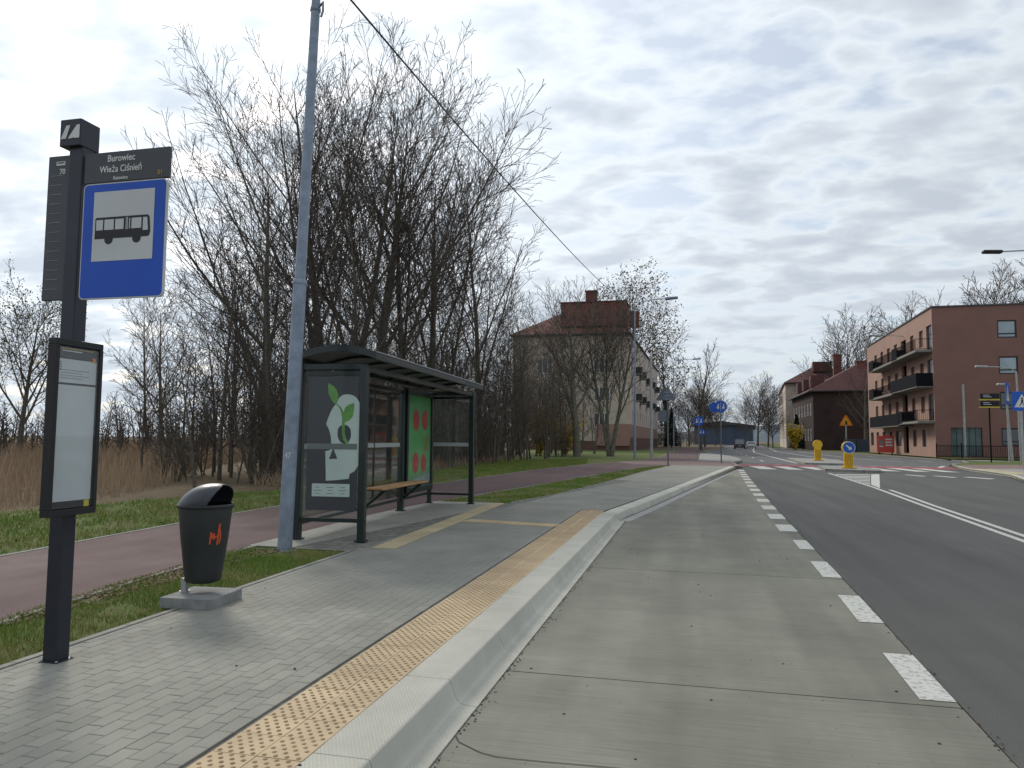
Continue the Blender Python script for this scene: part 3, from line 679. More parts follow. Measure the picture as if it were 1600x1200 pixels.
pt, dd, nn = wall(wb, (A1.x, A1.y), (A0.x, A0.y), ZB, ZT, [fm(o) for o in stW+recess], m_rendB, .3)
body_ops = [(.0, 0, 0, 0)]
sideW = [(5.8, 7.48, 12.07, 13.84), (5.8, 7.48, 8.46, 10.22), (5.8, 7.48, 4.97, 6.71), (5.8, 7.48, 1.4, 3.13), (12.5, 14.2, 12.07, 13.84), (12.5, 14.2, 8.46, 10.22), (12.5, 14.2, 4.97, 6.71)]
shop = (1.36, 4.15, .35, 3.16)
wb2 = MB()
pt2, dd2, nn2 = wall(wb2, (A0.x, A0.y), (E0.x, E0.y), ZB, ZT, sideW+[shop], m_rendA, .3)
wb.build('street_wall', blk); wb2.build('side_wall', blk)
ob = MB(); F1 = E0+dS*Lf
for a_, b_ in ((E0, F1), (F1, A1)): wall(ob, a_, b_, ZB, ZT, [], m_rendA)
ob.build('rear_wall', blk)
rb = MB(); ov = .12
c4 = [A0-dS*ov+nS*ov, E0-dS*ov-nS*ov, F1+dS*ov-nS*ov, A1+dS*ov+nS*ov]
rb.poly([(p.x, p.y) for p in c4], m_panel, ZT+.14, .14); rb.build('roof_edge', blk)
for o in stW: window(blk, pt, dd, fm(o), .18, m_frame_d, m_door if (o[0] > 3 and o[2] > 4) else m_pane, 0 if o[1]-o[0] < 1.9 else 1)
for i, o in enumerate(sideW): window(blk, pt2, dd2, o, .12, m_frame_d, m_panel_l if o[2] > 5 else m_pane, 0, 1, fw_=.13)
window(blk, pt2, dd2, shop, .2, m_frame_d, M('green_shopfront', (.09, .13, .125), .2, .3, .8), 4, 0, fw_=.06)
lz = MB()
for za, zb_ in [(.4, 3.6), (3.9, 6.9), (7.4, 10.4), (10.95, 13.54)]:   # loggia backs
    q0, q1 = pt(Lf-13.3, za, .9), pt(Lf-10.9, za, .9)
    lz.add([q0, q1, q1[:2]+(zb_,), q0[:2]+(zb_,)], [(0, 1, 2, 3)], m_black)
for za in (3.6, 7.1, 10.65): 
    p0, p1 = pt(Lf-13.3, za, .31), pt(Lf-10.9, za, .9); a = [pt(Lf-13.3, za, .0), pt(Lf-10.9, za, .0), pt(Lf-10.9, za, .9), pt(Lf-13.3, za, .9)]
    lz.add(a+[(x, y, z+.28) for x, y, z in a], [(0, 1, 2, 3), (4, 5, 6, 7), (0, 1, 5, 4)], m_rendB)
lz.build('loggia', blk)
def balcony(s0, s1, z, solid, out=1.55, h=1.1):
    """s from near corner; solid = list of (s0,s1) ranges with solid cladding, the rest open bars"""
    b = MB(); rz = math.atan2(dd.y, dd.x)
    def P(s, o_, zz): q = A0+dS*s+nS*o_; return Vector((q.x, q.y, zz))
    Mx = Matrix.Translation(P((s0+s1)/2, out/2, z-.12)) @ Matrix.Rotation(math.atan2(dS.y, dS.x), 4, 'Z')
    b.box((0, 0, 0), (s1-s0, out, .24), m_slabg, M4=Mx); bal = b.build('balcony', blk)
    r = MB()
    for zz in (h, .08):
        r.tube([P(s0+.04, .02, z+zz), P(s0+.04, out-.05, z+zz), P(s1-.04, out-.05, z+zz), P(s1-.04, .02, z+zz)], .03, m_rail, 4)
    n_ = int((s1-s0)/.16)
    for i in range(n_+1):
        s = s0+.04+(s1-s0-.08)*i/n_; r.tube([P(s, out-.05, z+.05), P(s, out-.05, z+h)], .014, m_rail, 3, False)
    for s in (s0+.04, s1-.04):
        for k_ in range(8): r.tube([P(s, .1+k_*.18, z+.05), P(s, .1+k_*.18, z+h)], .014, m_rail, 3, False)
    r.build('railing', bal)
    for a, c in solid:
        k_ = int((c-a)/.6)+1; w = (c-a)/k_
        for i in range(k_):
            q = MB(); Mq = Matrix.Translation(P(a+w*(i+.5), out, z+h/2-.02)) @ Matrix.Rotation(math.atan2(dS.y, dS.x), 4, 'Z')
            q.box((0, 0, 0), (w-.02, .03, h+.25), m_rail, M4=Mq); q.build('balcony_panel', bal)
        if a <= s0+.1 or True:
            for s in ([s0] if a <= s0+.1 else [])+([s1] if c >= s1-.1 else []):
                q = MB(); Mq = Matrix.Translation(P(s, out/2, z+h/2-.02)) @ Matrix.Rotation(math.atan2(dS.y, dS.x), 4, 'Z'); q.box((0, 0, 0), (.03, out-.04, h+.25), m_rail, M4=Mq); q.build('balcony_panel', bal)
balcony(.2, 10.9, 11.1, [(8.3, 10.9)]); balcony(.2, 12, 7.5, [(.2, 12)]); balcony(.2, 8.2, 3.85, [(6.7, 8.2)])
balcony(11.1, 24.4, 11.05, [(21.5, 24.4)]); balcony(11.5, 24.6, 7.35, [(21.6, 24.6)]); balcony(8.4, 24.5, 3.7, [(8.4, 24.5)])

# fence in front of it
fen = thing('iron_fence', 'low dark picket fence along the lawn before the terracotta block', 'fence', (0, 0, 0))
fp = [Vector((23.6, 80.5)), Vector((25.2, 78.6)), Vector((31, 78.2)), Vector((38, 77.6)), Vector((48, 77))]
pk = MB()
for a, b in zip(fp, fp[1:]):
    l = (b-a).length
    for i in range(int(l/.14)):
        q = a.lerp(b, i*.14/l); pk.box((q.x, q.y, .8), (.025, .025, 1.3), m_rail)
    for zz in (.35, 1.35):
        r = MB(); r.tube([(a.x, a.y, zz), (b.x, b.y, zz)], .025, m_rail, 4); r.build('rail', fen)
    q = MB(); q.box((a.x, a.y, .85), (.09, .09, 1.5), m_rail); q.build('post', fen)
pk.build('pickets', fen, kind='stuff')

gf = thing('panel_fence', 'blue grey panel fence closing the gap behind the red board', 'fence', (0, 0, 0))
for k in range(7):
    q = MB(); q.box((23.4+k*1.9, 120.+k*.1, 1.1), (1.84, .06, 1.9), m_hall); q.build('panel', gf)
for k in range(8):
    q = MB(); q.box((22.45+k*1.9, 120.+k*.1, 1.15), (.1, .1, 2.1), m_rail); q.build('post', gf)
# --- generic pitched-roof house
def hip_roof(mb, c, mat, z0, z1, over=.5, rx=.5, ridge=.35, th=.18):
    """c: 4 corners CCW (Vector2). ridge along side c0-c1 if longer"""
    P = [Vector((p[0], p[1])) for p in c]; ce = sum(P, Vector((0, 0)))/4
    Q = []
    for p in P: d = (p-ce); Q.append(p+d.normalized()*over*1.4)
    if (Q[1]-Q[0]).length >= (Q[2]-Q[1]).length: a, b = (Q[0]+Q[3])/2, (Q[1]+Q[2])/2; order = 0
    else: a, b = (Q[0]+Q[1])/2, (Q[2]+Q[3])/2; order = 1
    ra, rbb = a.lerp(b, ridge), b.lerp(a, ridge)
    V_ = [(q.x, q.y, z0) for q in Q]+[(ra.x, ra.y, z1), (rbb.x, rbb.y, z1)]
    if order == 0: F = [(0, 1, 5, 4), (1, 2, 5), (2, 3, 4, 5), (3, 0, 4)]
    else: F = [(0, 1, 4), (1, 2, 5, 4), (2, 3, 5), (3, 0, 4, 5)]
    mb.add(V_, F, mat); n = 4
    mb.add([(q.x, q.y, z0) for q in Q]+[(q.x, q.y, z0-th) for q in Q], [(i, i+4, (i+1) % 4+4, (i+1) % 4) for i in range(4)]+[(4, 5, 6, 7)], m_frame_d)

# --- left apartment house behind the trees
lh = thing('apartment_house', 'old cream apartment house with red tiled roof behind bare trees', 'building')
B0, B1 = Vector((-26.2, 110.)), Vector((-8.4, 110.)); B2 = Vector((-6.9, 172.)); B3 = Vector((-24.7, 172.3))
g_ops = []
for zf in (3.5, 7.4, 11.6):
    for sc in (17.8-5.35, 17.8-14.): g_ops.append((sc, sc+2.4, zf, zf+2.2))
w1 = MB(); ptg, dg_, _ = wall(w1, B0, B1, .12, 17.3, g_ops, m_beige, .2, ((1.5, m_plinth), (4.6 if False else 1.5, m_plinth))); 
w1.build('gable_wall', lh)
pb = MB(); pb.box((-10.9, 109.9, 2.4), (4.9, .16, 3.2), m_pink); pb.build('pink_render_panel', lh)
s_ops = []
for k in range(13):
    for fl, zf in enumerate((3.2, 7.3, 11.5)):
        s = 3.0+k*4.5; s_ops.append((s, s+1.5, zf+1.0, zf+3.0))
w2 = MB(); pts_, ds_, _ = wall(w2, B1, B2, .12, 17.3, s_ops, m_cream, .2, ((2.0, m_plinth), (4.0, m_pink))); w2.build('street_wall', lh)
w3 = MB(); wall(w3, B2, B3, .12, 17.3, [], m_cream); wall(w3, B3, B0, .12, 17.3, [], m_cream); w3.build('rear_wall', lh)
for o in g_ops: window(lh, ptg, dg_, o, .12, m_frame_w, m_pane, 2, 0, sill=m_frame_w, fw_=.16)
for o in s_ops: window(lh, pts_, ds_, o, .12, m_frame_w, m_pane, 1, 1, fw_=.1)
for k in (1, 3, 6, 8, 11):                              # little street balconies
    for zf in (7.3, 11.5):
        q = MB(); s = 3.0+k*4.5-.4; p0 = pts_(s, zf, -.55)
        q.box((p0[0], p0[1]+1.1, zf+.5), (1.1, 2.4, .2), m_slabg); bb = q.build('balcony', lh)
        q = MB(); q.box((p0[0]+.55, p0[1]+1.1, zf+1.1), (.06, 2.4, 1.0), m_frame_d); q.box((p0[0], p0[1]-.08, zf+1.1), (1.06, .05, 1.0), m_frame_d); q.build('railing', bb)
rr = MB(); hip_roof(rr, [B0, B1, B2, B3], m_rooft, 17.5, 23.2, .8, ridge=.14); rf = rr.build('roof', lh)
dm = MB(); dm.box((-13.9, 113.5, 20.6), (9.8, 6.5, 3.6), m_rooft); dm.poly([(-19, 110.0), (-8.8, 110.0), (-8.8, 117), (-19, 117)], m_roofb, 22.5, .12); dm.build('attic_block', rf)
q = MB(); q.box((-14.4, 112.5, 22.6), (1.7, 1.6, 3.4), m_chim); q.box((-14.4, 112.5, 24.4), (1.9, 1.8, .2), m_chim); q.build('chimney', rf)
q = MB(); q.box((-8.6, 123, 21.6), (1.6, 1.4, 2.6), m_chim); q.build('chimney', rf)

# --- dark brick house beyond the terracotta block
bh = thing('brick_house', 'dark brick corner house with brown red tiled roof', 'building')
C0, C1 = Vector((22.4, 146.)), Vector((50., 143.)); C3 = Vector((22.6, 176.)); C2 = Vector((52, 173.))
so_ = [(s, s+1.4, z, z+2.2) for s in (2.5, 6.5, 10.5, 14.5, 18.5, 22.5, 26.) for z in (1.8, 6.6)]
w1 = MB(); ptb, db_, _ = wall(w1, C3, C0, .1, 10.8, so_, m_dbrick, .2); w1.build('street_wall', bh)
fo = [(s, s+1.5, z, z+2.2) for s in (8.5, 14.,) for z in (1.8, 6.6)]
w1 = MB(); ptb2, db2_, _ = wall(w1, C0, C1, .1, 10.8, fo, m_dbrick, .2); wall(w1, C1, C2, .1, 10.8, [], m_dbrick); wall(w1, C2, C3, .1, 10.8, [], m_dbrick); w1.build('front_wall', bh)
for o in so_: window(bh, ptb, db_, o, .06, m_frame_w, m_pane, 1, 1, fw_=.16)
for o in fo: window(bh, ptb2, db2_, o, .1, m_frame_d, m_pane, 1, 1, fw_=.12)
rr = MB(); hip_roof(rr, [C0, C1, C2, C3], m_roofb, 11., 19.3, .9, ridge=.30); rf = rr.build('roof', bh)
for x, y, h in ((31.5, 150, 15.8), (35, 157, 18.9), (38.5, 157, 19.4), (42, 155, 18.8), (30, 164, 18.6)):
    q = MB(); q.box((x, y, h-1.4), (1.5, 1.1, 4.6), m_chim); q.box((x, y, h+.95), (1.7, 1.3, .2), m_chim); q.build('chimney', rf)
for x, y in ((23.6, 151.), (23.7, 161.), (23.8, 170.)):
    q = MB(); q.box((x+.3, y, 13.1), (2.4, 2.4, 2.2), m_roofb); q.box((x-.93, y, 13.1), (.08, 1.3, 1.2), m_frame_d); q.build('dormer', rf)
q = MB(); q.box((36.5, 145.1, 13.8), (2.6, 3.2, 2.), m_frame_d); q.build('dormer', rf)

ph = thing('townhouse', 'pale rendered townhouse with tiled roof beyond the dark brick house', 'building')
D0, D1 = Vector((22.2, 184.)), Vector((38., 183.)); D3 = Vector((26.2, 232.)); D2 = Vector((41, 231.))
so_ = [(s, s+1.7, z, z+2.4) for s in np.arange(3, 45, 5.2) for z in (2.2, 7.0, 11.4)]
w1 = MB(); pq, dq, _ = wall(w1, D3, D0, .1, 15.2, so_, m_cream, .2); w1.build('street_wall', ph)
w1 = MB(); wall(w1, D0, D1, .1, 15.2, [], m_beige); wall(w1, D1, D2, .1, 15.2, [], m_beige); wall(w1, D2, D3, .1, 15.2, [], m_beige); w1.build('side_wall', ph)
for o in so_: window(ph, pq, dq, o, .1, m_frame_w, m_pane, 1, 0, fw_=.14)
rr = MB(); hip_roof(rr, [D0, D1, D2, D3], m_roofb, 15.4, 20.5, .9, ridge=.2); rf = rr.build('roof', ph)
q = MB(); q.box((31.0, 188, 19.4), (4.2, 2.0, 2.4), m_chim); cf = q.build('chimney', rf)

hl = thing('industrial_hall', 'long low blue grey hall at the far end of the road', 'building')
b = MB(); wall(b, (2., 300), (24., 300), 0, 7.6, [], m_hall); wall(b, (24, 300), (34, 420), 0, 7.6, [], m_hall); wall(b, (34, 420), (8, 420), 0, 7.6, [], m_hall); wall(b, (8, 420), (2, 300), 0, 7.6, [], m_hall); b.build('wall', hl)
b = MB(); b.add([(1, 299, 7.6), (25, 299, 7.6), (35, 421, 7.6), (7, 421, 7.6), (12, 299, 9.4), (21, 421, 9.4)], [(0, 1, 4), (1, 2, 5, 4), (2, 3, 5), (3, 0, 4, 5)], m_panel); b.build('roof', hl)

hb = MB()
hr = random.Random(5); pts = [(-900+i*60, 1500, 25+18*math.sin(i*.4)+hr.uniform(-6, 6)) for i in range(32)]
for i in range(31):
    a, b_ = pts[i], pts[i+1]; hb.add([(a[0], 1500, -1), (b_[0], 1500, -1), (b_[0], 1650, b_[2]), (a[0], 1650, a[2]), (b_[0], 1900, -1), (a[0], 1900, -1)], [(0, 1, 2, 3), (3, 2, 4, 5)], m_hill)
hb.build('hills', None, kind='structure')
# ------------------------------------------------------------------ BUS STOP POST
X_, Y_ = -4.19, 4.28
st = thing('bus_stop_sign', 'tall anthracite bus stop post with blue bus plate and white timetable case', 'bus stop sign', (X_, Y_, ZP))
b = MB(); b.box((-.005, 0.01, 1.78), (.115, .11, 3.56), m_anth, bev=.008); b.build('post', st)
b = MB(); b.box((0, 0.01, .003), (.15, .15, .006), m_anth, bev=.001)
for i in (-1, 1):
    for j in (-1, 1): b.lathe([(.0, .02), (.009, .018), (.009, .012)], m_galv, 6, (i*.062, .01+j*.062, -.006))
b.build('base_plate', st)
b = MB(); b.box((-.03, 0.01, 3.65), (.175, .175, .195), m_anth, bev=.006); hd = b.build('head_cube', st)
lg = MB(); yy = -.081
def L2(p): return [(-.125+x*.0108*.17/.17, yy, 3.58+z*.0108) for x, z in p]
lg.poly([(-.105, yy, 3.605), (-.062, yy, 3.605), (-.030, yy, 3.700), (-.062, yy, 3.700)], m_lett, thick=.002, nrm=(0, -1, 0))
lg.poly([(-.054, yy, 3.605), (-.018, yy, 3.655), (-.018, yy, 3.605), (.050, yy, 3.605), (.050, yy, 3.700), (.016, yy, 3.700), (-.014, yy, 3.66)][:0] or [(-.045, yy, 3.605), (-.005, yy, 3.605), (.0, yy, 3.615), (.006, yy, 3.605), (.050, yy, 3.605), (.050, yy, 3.700), (.026, yy, 3.700)], m_lett, thick=.002, nrm=(0, -1, 0))
lg.build('logo', hd)
# name panel (right of the post) and line panel (left)
b = MB(); b.box((.41, -.02, 3.392), (.685, .03, .215), m_panel, bev=.003); npn = b.build('name_panel', st)
put_text('Burowiec', .068, m_lett, npn, (.37, -.037, 3.448), FRONT, .86)
put_text('Wieża Ciśnień', .066, m_lett, npn, (.37, -.037, 3.372), FRONT, .84)
put_text('Katowice', .034, m_lett, npn, (.37, -.037, 3.307), FRONT, .9)
put_text('01', .045, m_amber, npn, (.69, -.037, 3.322), FRONT, .9)
b = MB(); b.box((-.155, -.02, 2.985), (.175, .03, 1.04), m_panel, bev=.003); lp = b.build('line_panel', st)
b = MB()
for k in range(13): b.box((-.165, -.0365, 3.36-k*.068), (.10, .002, .0045), M('line_print', (.20, .22, .23), .5))
b.build('ruled_lines', lp, kind='stuff')
b = MB(); b.box((-.135, -.0365, 3.448), (.075, .002, .028), m_lett); b.box((-.135, -.0378, 3.452), (.06, .002, .009), m_panel); b.build('bus_symbol', lp)
put_text('70', .058, m_lett, lp, (-.118, -.037, 3.385), FRONT, .85)
# blue plate with rounded corners
def rrect(cx, cz, w, h, r, y, n=5):
    P = []
    for sx, sz, a0 in ((1, 1, 0), (-1, 1, 90), (-1, -1, 180), (1, -1, 270)):
        for i in range(n+1): a = R_(a0+90*i/n); P.append((cx+sx*(w/2-r)+r*math.cos(a), y, cz+sz*(h/2-r)+r*math.sin(a)))
    return P
bx, bz = .42, 2.865
b = MB(); b.poly(rrect(bx, bz, .675, .815, .035, -.047), m_swhite, thick=.02, nrm=(0, -1, 0)); bp_ = b.build('bus_plate', st)
b = MB(); b.poly(rrect(bx, bz, .66, .80, .03, -.0485), m_blue, thick=.001, nrm=(0, -1, 0)); b.build('blue_field', bp_)
b = MB(); cz_ = bz+.10; b.poly([(bx-.245, -.0505, cz_-.245), (bx+.245, -.0505, cz_-.245), (bx+.245, -.0505, cz_+.245), (bx-.245, -.0505, cz_+.245)], m_swhite, thick=.001, nrm=(0, -1, 0)); b.build('white_field', bp_)
b = MB(); y0 = -.0525
def pz(a): return [(bx+x, y0, cz_-.02+z) for x, z in a]
b.poly(pz([(-.225, -.075), (-.225, .075), (-.215, .082), (.195, .082), (.212, .07), (.222, -.03), (.215, -.062), (.20, -.068), (-.225, -.068)]), m_black, thick=.001, nrm=(0, -1, 0))
for x in (-.11, .115): b.poly([(bx+x+.034*math.cos(t), y0-.0004, cz_-.095+.034*math.sin(t)) for t in np.linspace(0, 2*math.pi, 15)[:-1]], m_black, thick=.001, nrm=(0, -1, 0))
for x0, x1 in ((-.215, -.16), (-.148, -.072), (-.06, .008), (.052, .060), (.072, .150)): b.poly([(bx+x0, y0-.001, cz_-.028), (bx+x1, y0-.001, cz_-.028), (bx+x1, y0-.001, cz_+.045), (bx+x0, y0-.001, cz_+.045)], m_swhite, thick=.0006, nrm=(0, -1, 0))
for x in (.026, .036): b.poly([(bx+x, y0-.001, cz_-.032), (bx+x+.005, y0-.001, cz_-.032), (bx+x+.005, y0-.001, cz_+.055), (bx+x, y0-.001, cz_+.055)], m_swhite, thick=.0006, nrm=(0, -1, 0))
b.poly([(bx+.163, y0-.001, cz_-.045), (bx+.205, y0-.001, cz_-.045), (bx+.196, y0-.001, cz_+.045), (bx+.163, y0-.001, cz_+.045)], m_swhite, thick=.0006, nrm=(0, -1, 0))
b.build('bus_pictogram', bp_)
# timetable case facing the kerb
cx0 = .10
tt = MB(); H0, H1, YA, YB = 1.005, 2.145, -.255, .145
tt.box((cx0-.01, (YA+YB)/2, (H0+H1)/2), (.045, YB-YA-.05, H1-H0-.05), m_black)
for z_ in (H0, H1): tt.box((cx0, (YA+YB)/2, z_), (.07, YB-YA, .045), m_black, bev=.004)
for y_ in (YA+.014, YB-.014): tt.box((cx0, y_, (H0+H1)/2), (.07, .032, H1-H0-.045), m_black, bev=.004)
tc_ = tt.build('timetable_case', st); fx = cx0+.014; yc = (YA+YB)/2; wy = YB-YA-.075
q = MB(); q.box((fx, yc, 1.47), (.004, wy, .78), m_pwhite); q.build('timetable_sheet', tc_)
q = MB(); q.box((fx, yc, 1.955), (.004, wy, .16), m_pwhite); q.build('notice_sheet', tc_)
q = MB()
for k in range(4): q.box((fx+.0028, yc-.02-(k % 2)*.03, 1.96-k*.018), (.001, wy*(.75-.2*(k % 2)), .003), m_greyback)
for k in range(4): q.box((fx+.0028, yc-wy/2+.018, 2.01-k*.016), (.001, .012, .008), m_greyback)
q.build('printed_lines', tc_)
q = MB(); q.box((fx, yc, 2.083), (.004, wy, .075), M('header_print', (.035, .036, .05), .5)); q.box((fx+.0028, yc-.01, 2.105), (.001, wy*.85, .006), m_amber); q.box((fx+.0028, yc-wy*.16, 2.09), (.001, wy*.5, .007), m_lett); q.box((fx+.0028, yc+wy*.43, 2.045), (.001, .03, .03), m_orange); q.build('header', tc_)
q = MB(); q.box((fx, yc, 1.05), (.004, wy, .035), m_black); q.box((fx+.0028, yc+wy*.40, 1.055), (.001, .045, .045), m_yel); q.build('footer', tc_)
q = MB(); q.box((cx0+.028, yc, (H0+H1)/2), (.003, wy+.02, H1-H0-.06), g_cover); q.build('cover_pane', tc_)

# ------------------------------------------------------------------ LITTER BIN
sl = thing('litter_bin', 'dark plastic litter bin with hooded lid and orange graffiti on a concrete slab', 'litter bin', (-4.375, 6.08, ZP), R_(4))
b = MB(); b.box((0.02, -.02, .045), (.50, .52, .095), m_slab, bev=.006); b.build('concrete_slab', sl)
b = MB(); b.box((-.17, .0, .15), (.05, .05, .13), m_galv2, bev=.004); b.tube([(-.17, 0, .09), (-.17, 0, .10)], .05, m_galv2, 8); b.build('stand', sl)
b = MB(); b.lathe([(.0, .19), (.14, .19), (.160, .205), (.166, .25), (.212, .6), (.238, .855), (.236, .875)], m_bin, 40, (0.01, 0, 0), 1.0, .92); b.build('bin_body', sl)
b = MB(); b.lathe([(.236, .865), (.250, .868), (.254, .88), (.254, .895), (.246, .900), (.236, .90)], m_bin, 40, (0.01, 0, 0), 1.0, .93); b.build('rim', sl)
b = MB(); b.lathe([(.0, .60), (.19, .62), (.225, .885)], m_black, 32, (.01, 0, 0), 1., .92); b.build('inner_shadow_liner', sl).name = 'shade_insert'  # black insert standing in for the shade inside the bin
# hood: dome, open toward +X/-Y side
ho = MB(); nU, nV = 160, 48; vs = []; keep = []
ang_open = R_(-2)
for j in range(nV+1):
    ph_ = j/nV*math.pi/2
    for i in range(nU):
        th = 2*math.pi*i/nU; c_ = math.cos(th-ang_open)
        r = .246*math.cos(ph_)**.85 if j < nV else 0.0
        vs.append((.01+r*math.cos(th)+.10*math.sin(ph_), r*.93*math.sin(th)-.02*math.sin(ph_), .898+.19*math.sin(ph_)))
def openq(i, j):
    th = 2*math.pi*(i+.5)/nU; dth = abs((th-ang_open+math.pi) % (2*math.pi)-math.pi); return dth < R_(56)*math.sqrt(max(0, 1-((j+.5)/(nV*.80))**2)) if (j+.5) < nV*.80 else False
fs = [(j*nU+i, j*nU+(i+1) % nU, (j+1)*nU+(i+1) % nU, (j+1)*nU+i) for j in range(nV) for i in range(nU) if not openq(i, j)]
ho.add(vs, fs, m_binl, True); hood = ho.build('hood', sl)
sm_ = hood.modifiers.new('thick', 'SOLIDIFY'); sm_.thickness = .006
# orange graffiti strokes wrapped on the body
gr = MB(); rs = random.Random(4)
def body_r(z): return .166+(.212-.166)*(z-.25)/.35 if z < .6 else .212+(.238-.212)*(z-.6)/.255
def gstroke(p, w):
    for (t0, z0), (t1, z1) in zip(p, p[1:]):
        n_ = 5
        for i in range(n_):
            a, c = i/n_, (i+1)/n_; q = []
            for t, z in ((t0+(t1-t0)*a, z0+(z1-z0)*a), (t0+(t1-t0)*c, z0+(z1-z0)*c)):
                for s in (-1, 1):
                    th = R_(t+s*w*(1 if abs(z1-z0) > abs(t1-t0)*.004 else 0)); zz = z+(0 if abs(z1-z0) > abs(t1-t0)*.004 else s*w*.004); r = body_r(zz)+.003
                    q.append((.01+r*math.cos(th), r*.92*math.sin(th), zz))
            gr.add(q, [(0, 1, 3, 2)], m_tag)
for p, w in (([(-48, .55), (-46, .66)], 2.2), ([(-46, .65), (-42, .60), (-39, .65), (-38, .59)], 2.), ([(-38, .61), (-30, .62)], 2.2), ([(-29, .54), (-27, .70), (-25, .73)], 2.6), ([(-26, .69), (-21, .62), (-23, .55)], 2.4), ([(-31, .62), (-20, .63)], 2.2)): gstroke(p, w)
gr.build('graffiti', sl)

# ------------------------------------------------------------------ LAMP COLUMNS, CABLE
tilt = math.atan2(.235, 7.8)
lm = thing('street_lamp', 'tall blue grey steel lamp column marked 47 beside the bus shelter', 'street lamp', (-5.37, 9.22, .13), 0, 'street lamps along the road')
lm.rotation_euler = (0, tilt, 0)
b = MB(); b.tube([(0, 0, 0), (0, 0, 3.72)], [.098, .090], m_galv, 20); b.lathe([(.088, 3.66), (.097, 3.68), (.097, 3.72), (.078, 3.75)], m_galv, 20); b.build('lower_column', lm)
b = MB(); b.tube([(0, 0, 3.7), (0, 0, 9.6)], [.076, .058], m_galv, 18); b.build('upper_column', lm)
b = MB(); b.lathe([(.14, 0), (.14, .015), (.10, .03)], m_galv, 16); b.build('base_flange', lm)
b = MB(); b.lathe([(.066, 7.62), (.076, 7.63), (.076, 7.68), (.066, 7.69)], m_galv, 16); b.tube([(.07, -.02, 7.68), (.13, -.03, 7.74), (.135, -.03, 7.60), (.11, -.03, 7.52)], .018, m_galv, 8); b.build('cable_bracket', lm)
b = MB(); b.tube([(0, 0, 9.5), (.25, -.02, 9.95), (.9, -.06, 10.1), (1.7, -.1, 10.15)], [.035, .032, .03, .03], m_galv, 8); b.build('arm', lm)
b = MB(); b.box((2.0, -.12, 10.16), (.75, .26, .10), m_galv, bev=.04); b.build('luminaire', lm)
o = put_text('47', .11, m_lett, lm, (.02, -.0965, 1.30), FRONT, .8)

def street_lamp(x, y, h, label, arm=2.4, dirx=1, mat=m_galv, r=.10, head=True, tlt=0., group='street lamps along the road', armz=.5, diry=0., luma=None):
    t = thing('street_lamp', label, 'street lamp', (x, y, .1), 0, group); t.rotation_euler = (0, tlt, 0)
    q = MB(); q.tube([(0, 0, 0), (0, 0, h*.45)], [r, r*.9], mat, 12); q.tube([(0, 0, h*.45), (0, 0, h)], [r*.75, r*.5], mat, 12); q.build('column', t)
    if head:
        dx, dy = dirx*arm, diry*arm
        q = MB(); q.tube([(0, 0, h-.1), (dx*.15, dy*.15, h+armz*.5), (dx*.6, dy*.6, h+armz*.9), (dx, dy, h+armz)], r*.36, mat, 8); q.build('arm', t)
        q = MB(); Mq = Matrix.Translation((dx*1.18, dy*1.18, h+armz+.02)) @ Matrix.Rotation(math.atan2(dy, dx), 4, 'Z') @ Matrix.Rotation(R_(-4), 4, 'Y')
        q.box((0, 0, 0), (max(arm*.42, .9), .42, .2), luma or mat, bev=.08, M4=Mq); q.build('luminaire', t)
    return t
street_lamp(-4.28, 60.9, 12.6, 'grey lamp column with its luminaire in front of the cream apartment house', 2.5, 1, tlt=.004)
street_lamp(-2.27, 117, 13.6, 'grey lamp column beyond the far corner of the cream apartment house', 3.0, 1)
street_lamp(29.31, 107.4, 13.6, 'pale lamp column before the balconies of the terracotta block', 3.4, -1, m_galv2, tlt=-.015).location = G(1435, 712.5, .1)+(.1,)
street_lamp(*G(1597, 722, .1), 7.6, 'short pale lamp column at the corner by the crossing sign', 2.2, -1, m_galv2, .13, armz=.45, tlt=-.02)
street_lamp(*G(1582, 722, .1), 6.4, 'post top lamp column behind the small blue plate', .15, -1, m_galv2, .1, armz=.05, tlt=-.045)
street_lamp(*G(1664, 735, .1), 13.1, 'black luminaire on a long curved arm reaching in over the right pavement', 2.6, -1, m_galv2, .12, armz=.15, luma=m_black, tlt=-.02)
for (px_, py_, ht, lab) in ((1018, 717, 8.7, 'plain pale post standing on the lawn beside the cycle path bend'), (1509, 717, 7.2, 'plain pale post in front of the shop window'), (1476, 714.5, 7.5, 'pale post with small blue board at the block corner')):
    x, y = G(px_, py_, .1); t = thing('steel_post', lab, 'post', (x, y, .1)); q = MB(); q.tube([(0, 0, 0), (0, 0, ht)], [.13, .11], m_galv2, 10); q.build('shaft', t)
    q = MB(); q.lathe([(.12, ht), (.06, ht+.06), (0, ht+.08)], m_galv2, 10); q.build('cap', t)
    if px_ == 1476: q = MB(); q.box((.55, -.08, 5.4), (.85, .05, .85), m_dblue); q.box((1.2, -.08, 5.35), (.5, .05, .6), m_black); q.box((.55, -.11, 5.3), (.3, .01, .4), m_lett); q.build('blue_board', t)

# overhead cable from the near lamp to the next one
cab = MB(); pA = Vector((-5.37+.235*1.05+.13, 9.19, 8.35)); pB = Vector((-4.28, 60.8, 12.4)); pts = []
for i in range(41):
    t = i/40; p = pA.lerp(pB, t); p.z -= 4*.55*t*(1-t); pts.append(p)
cab.tube(pts, .016, m_black, 6); o = cab.build('overhead_cable', None); tag(o, 'black overhead cable sagging from the near lamp column towards the next', 'cable')

# ------------------------------------------------------------------ BUS SHELTER
sh = thing('bus_shelter', 'dark green bus shelter with arched roof, wooden bench and glass walls', 'bus shelter', (-4.70, 10.2, ZP), R_(2.35))
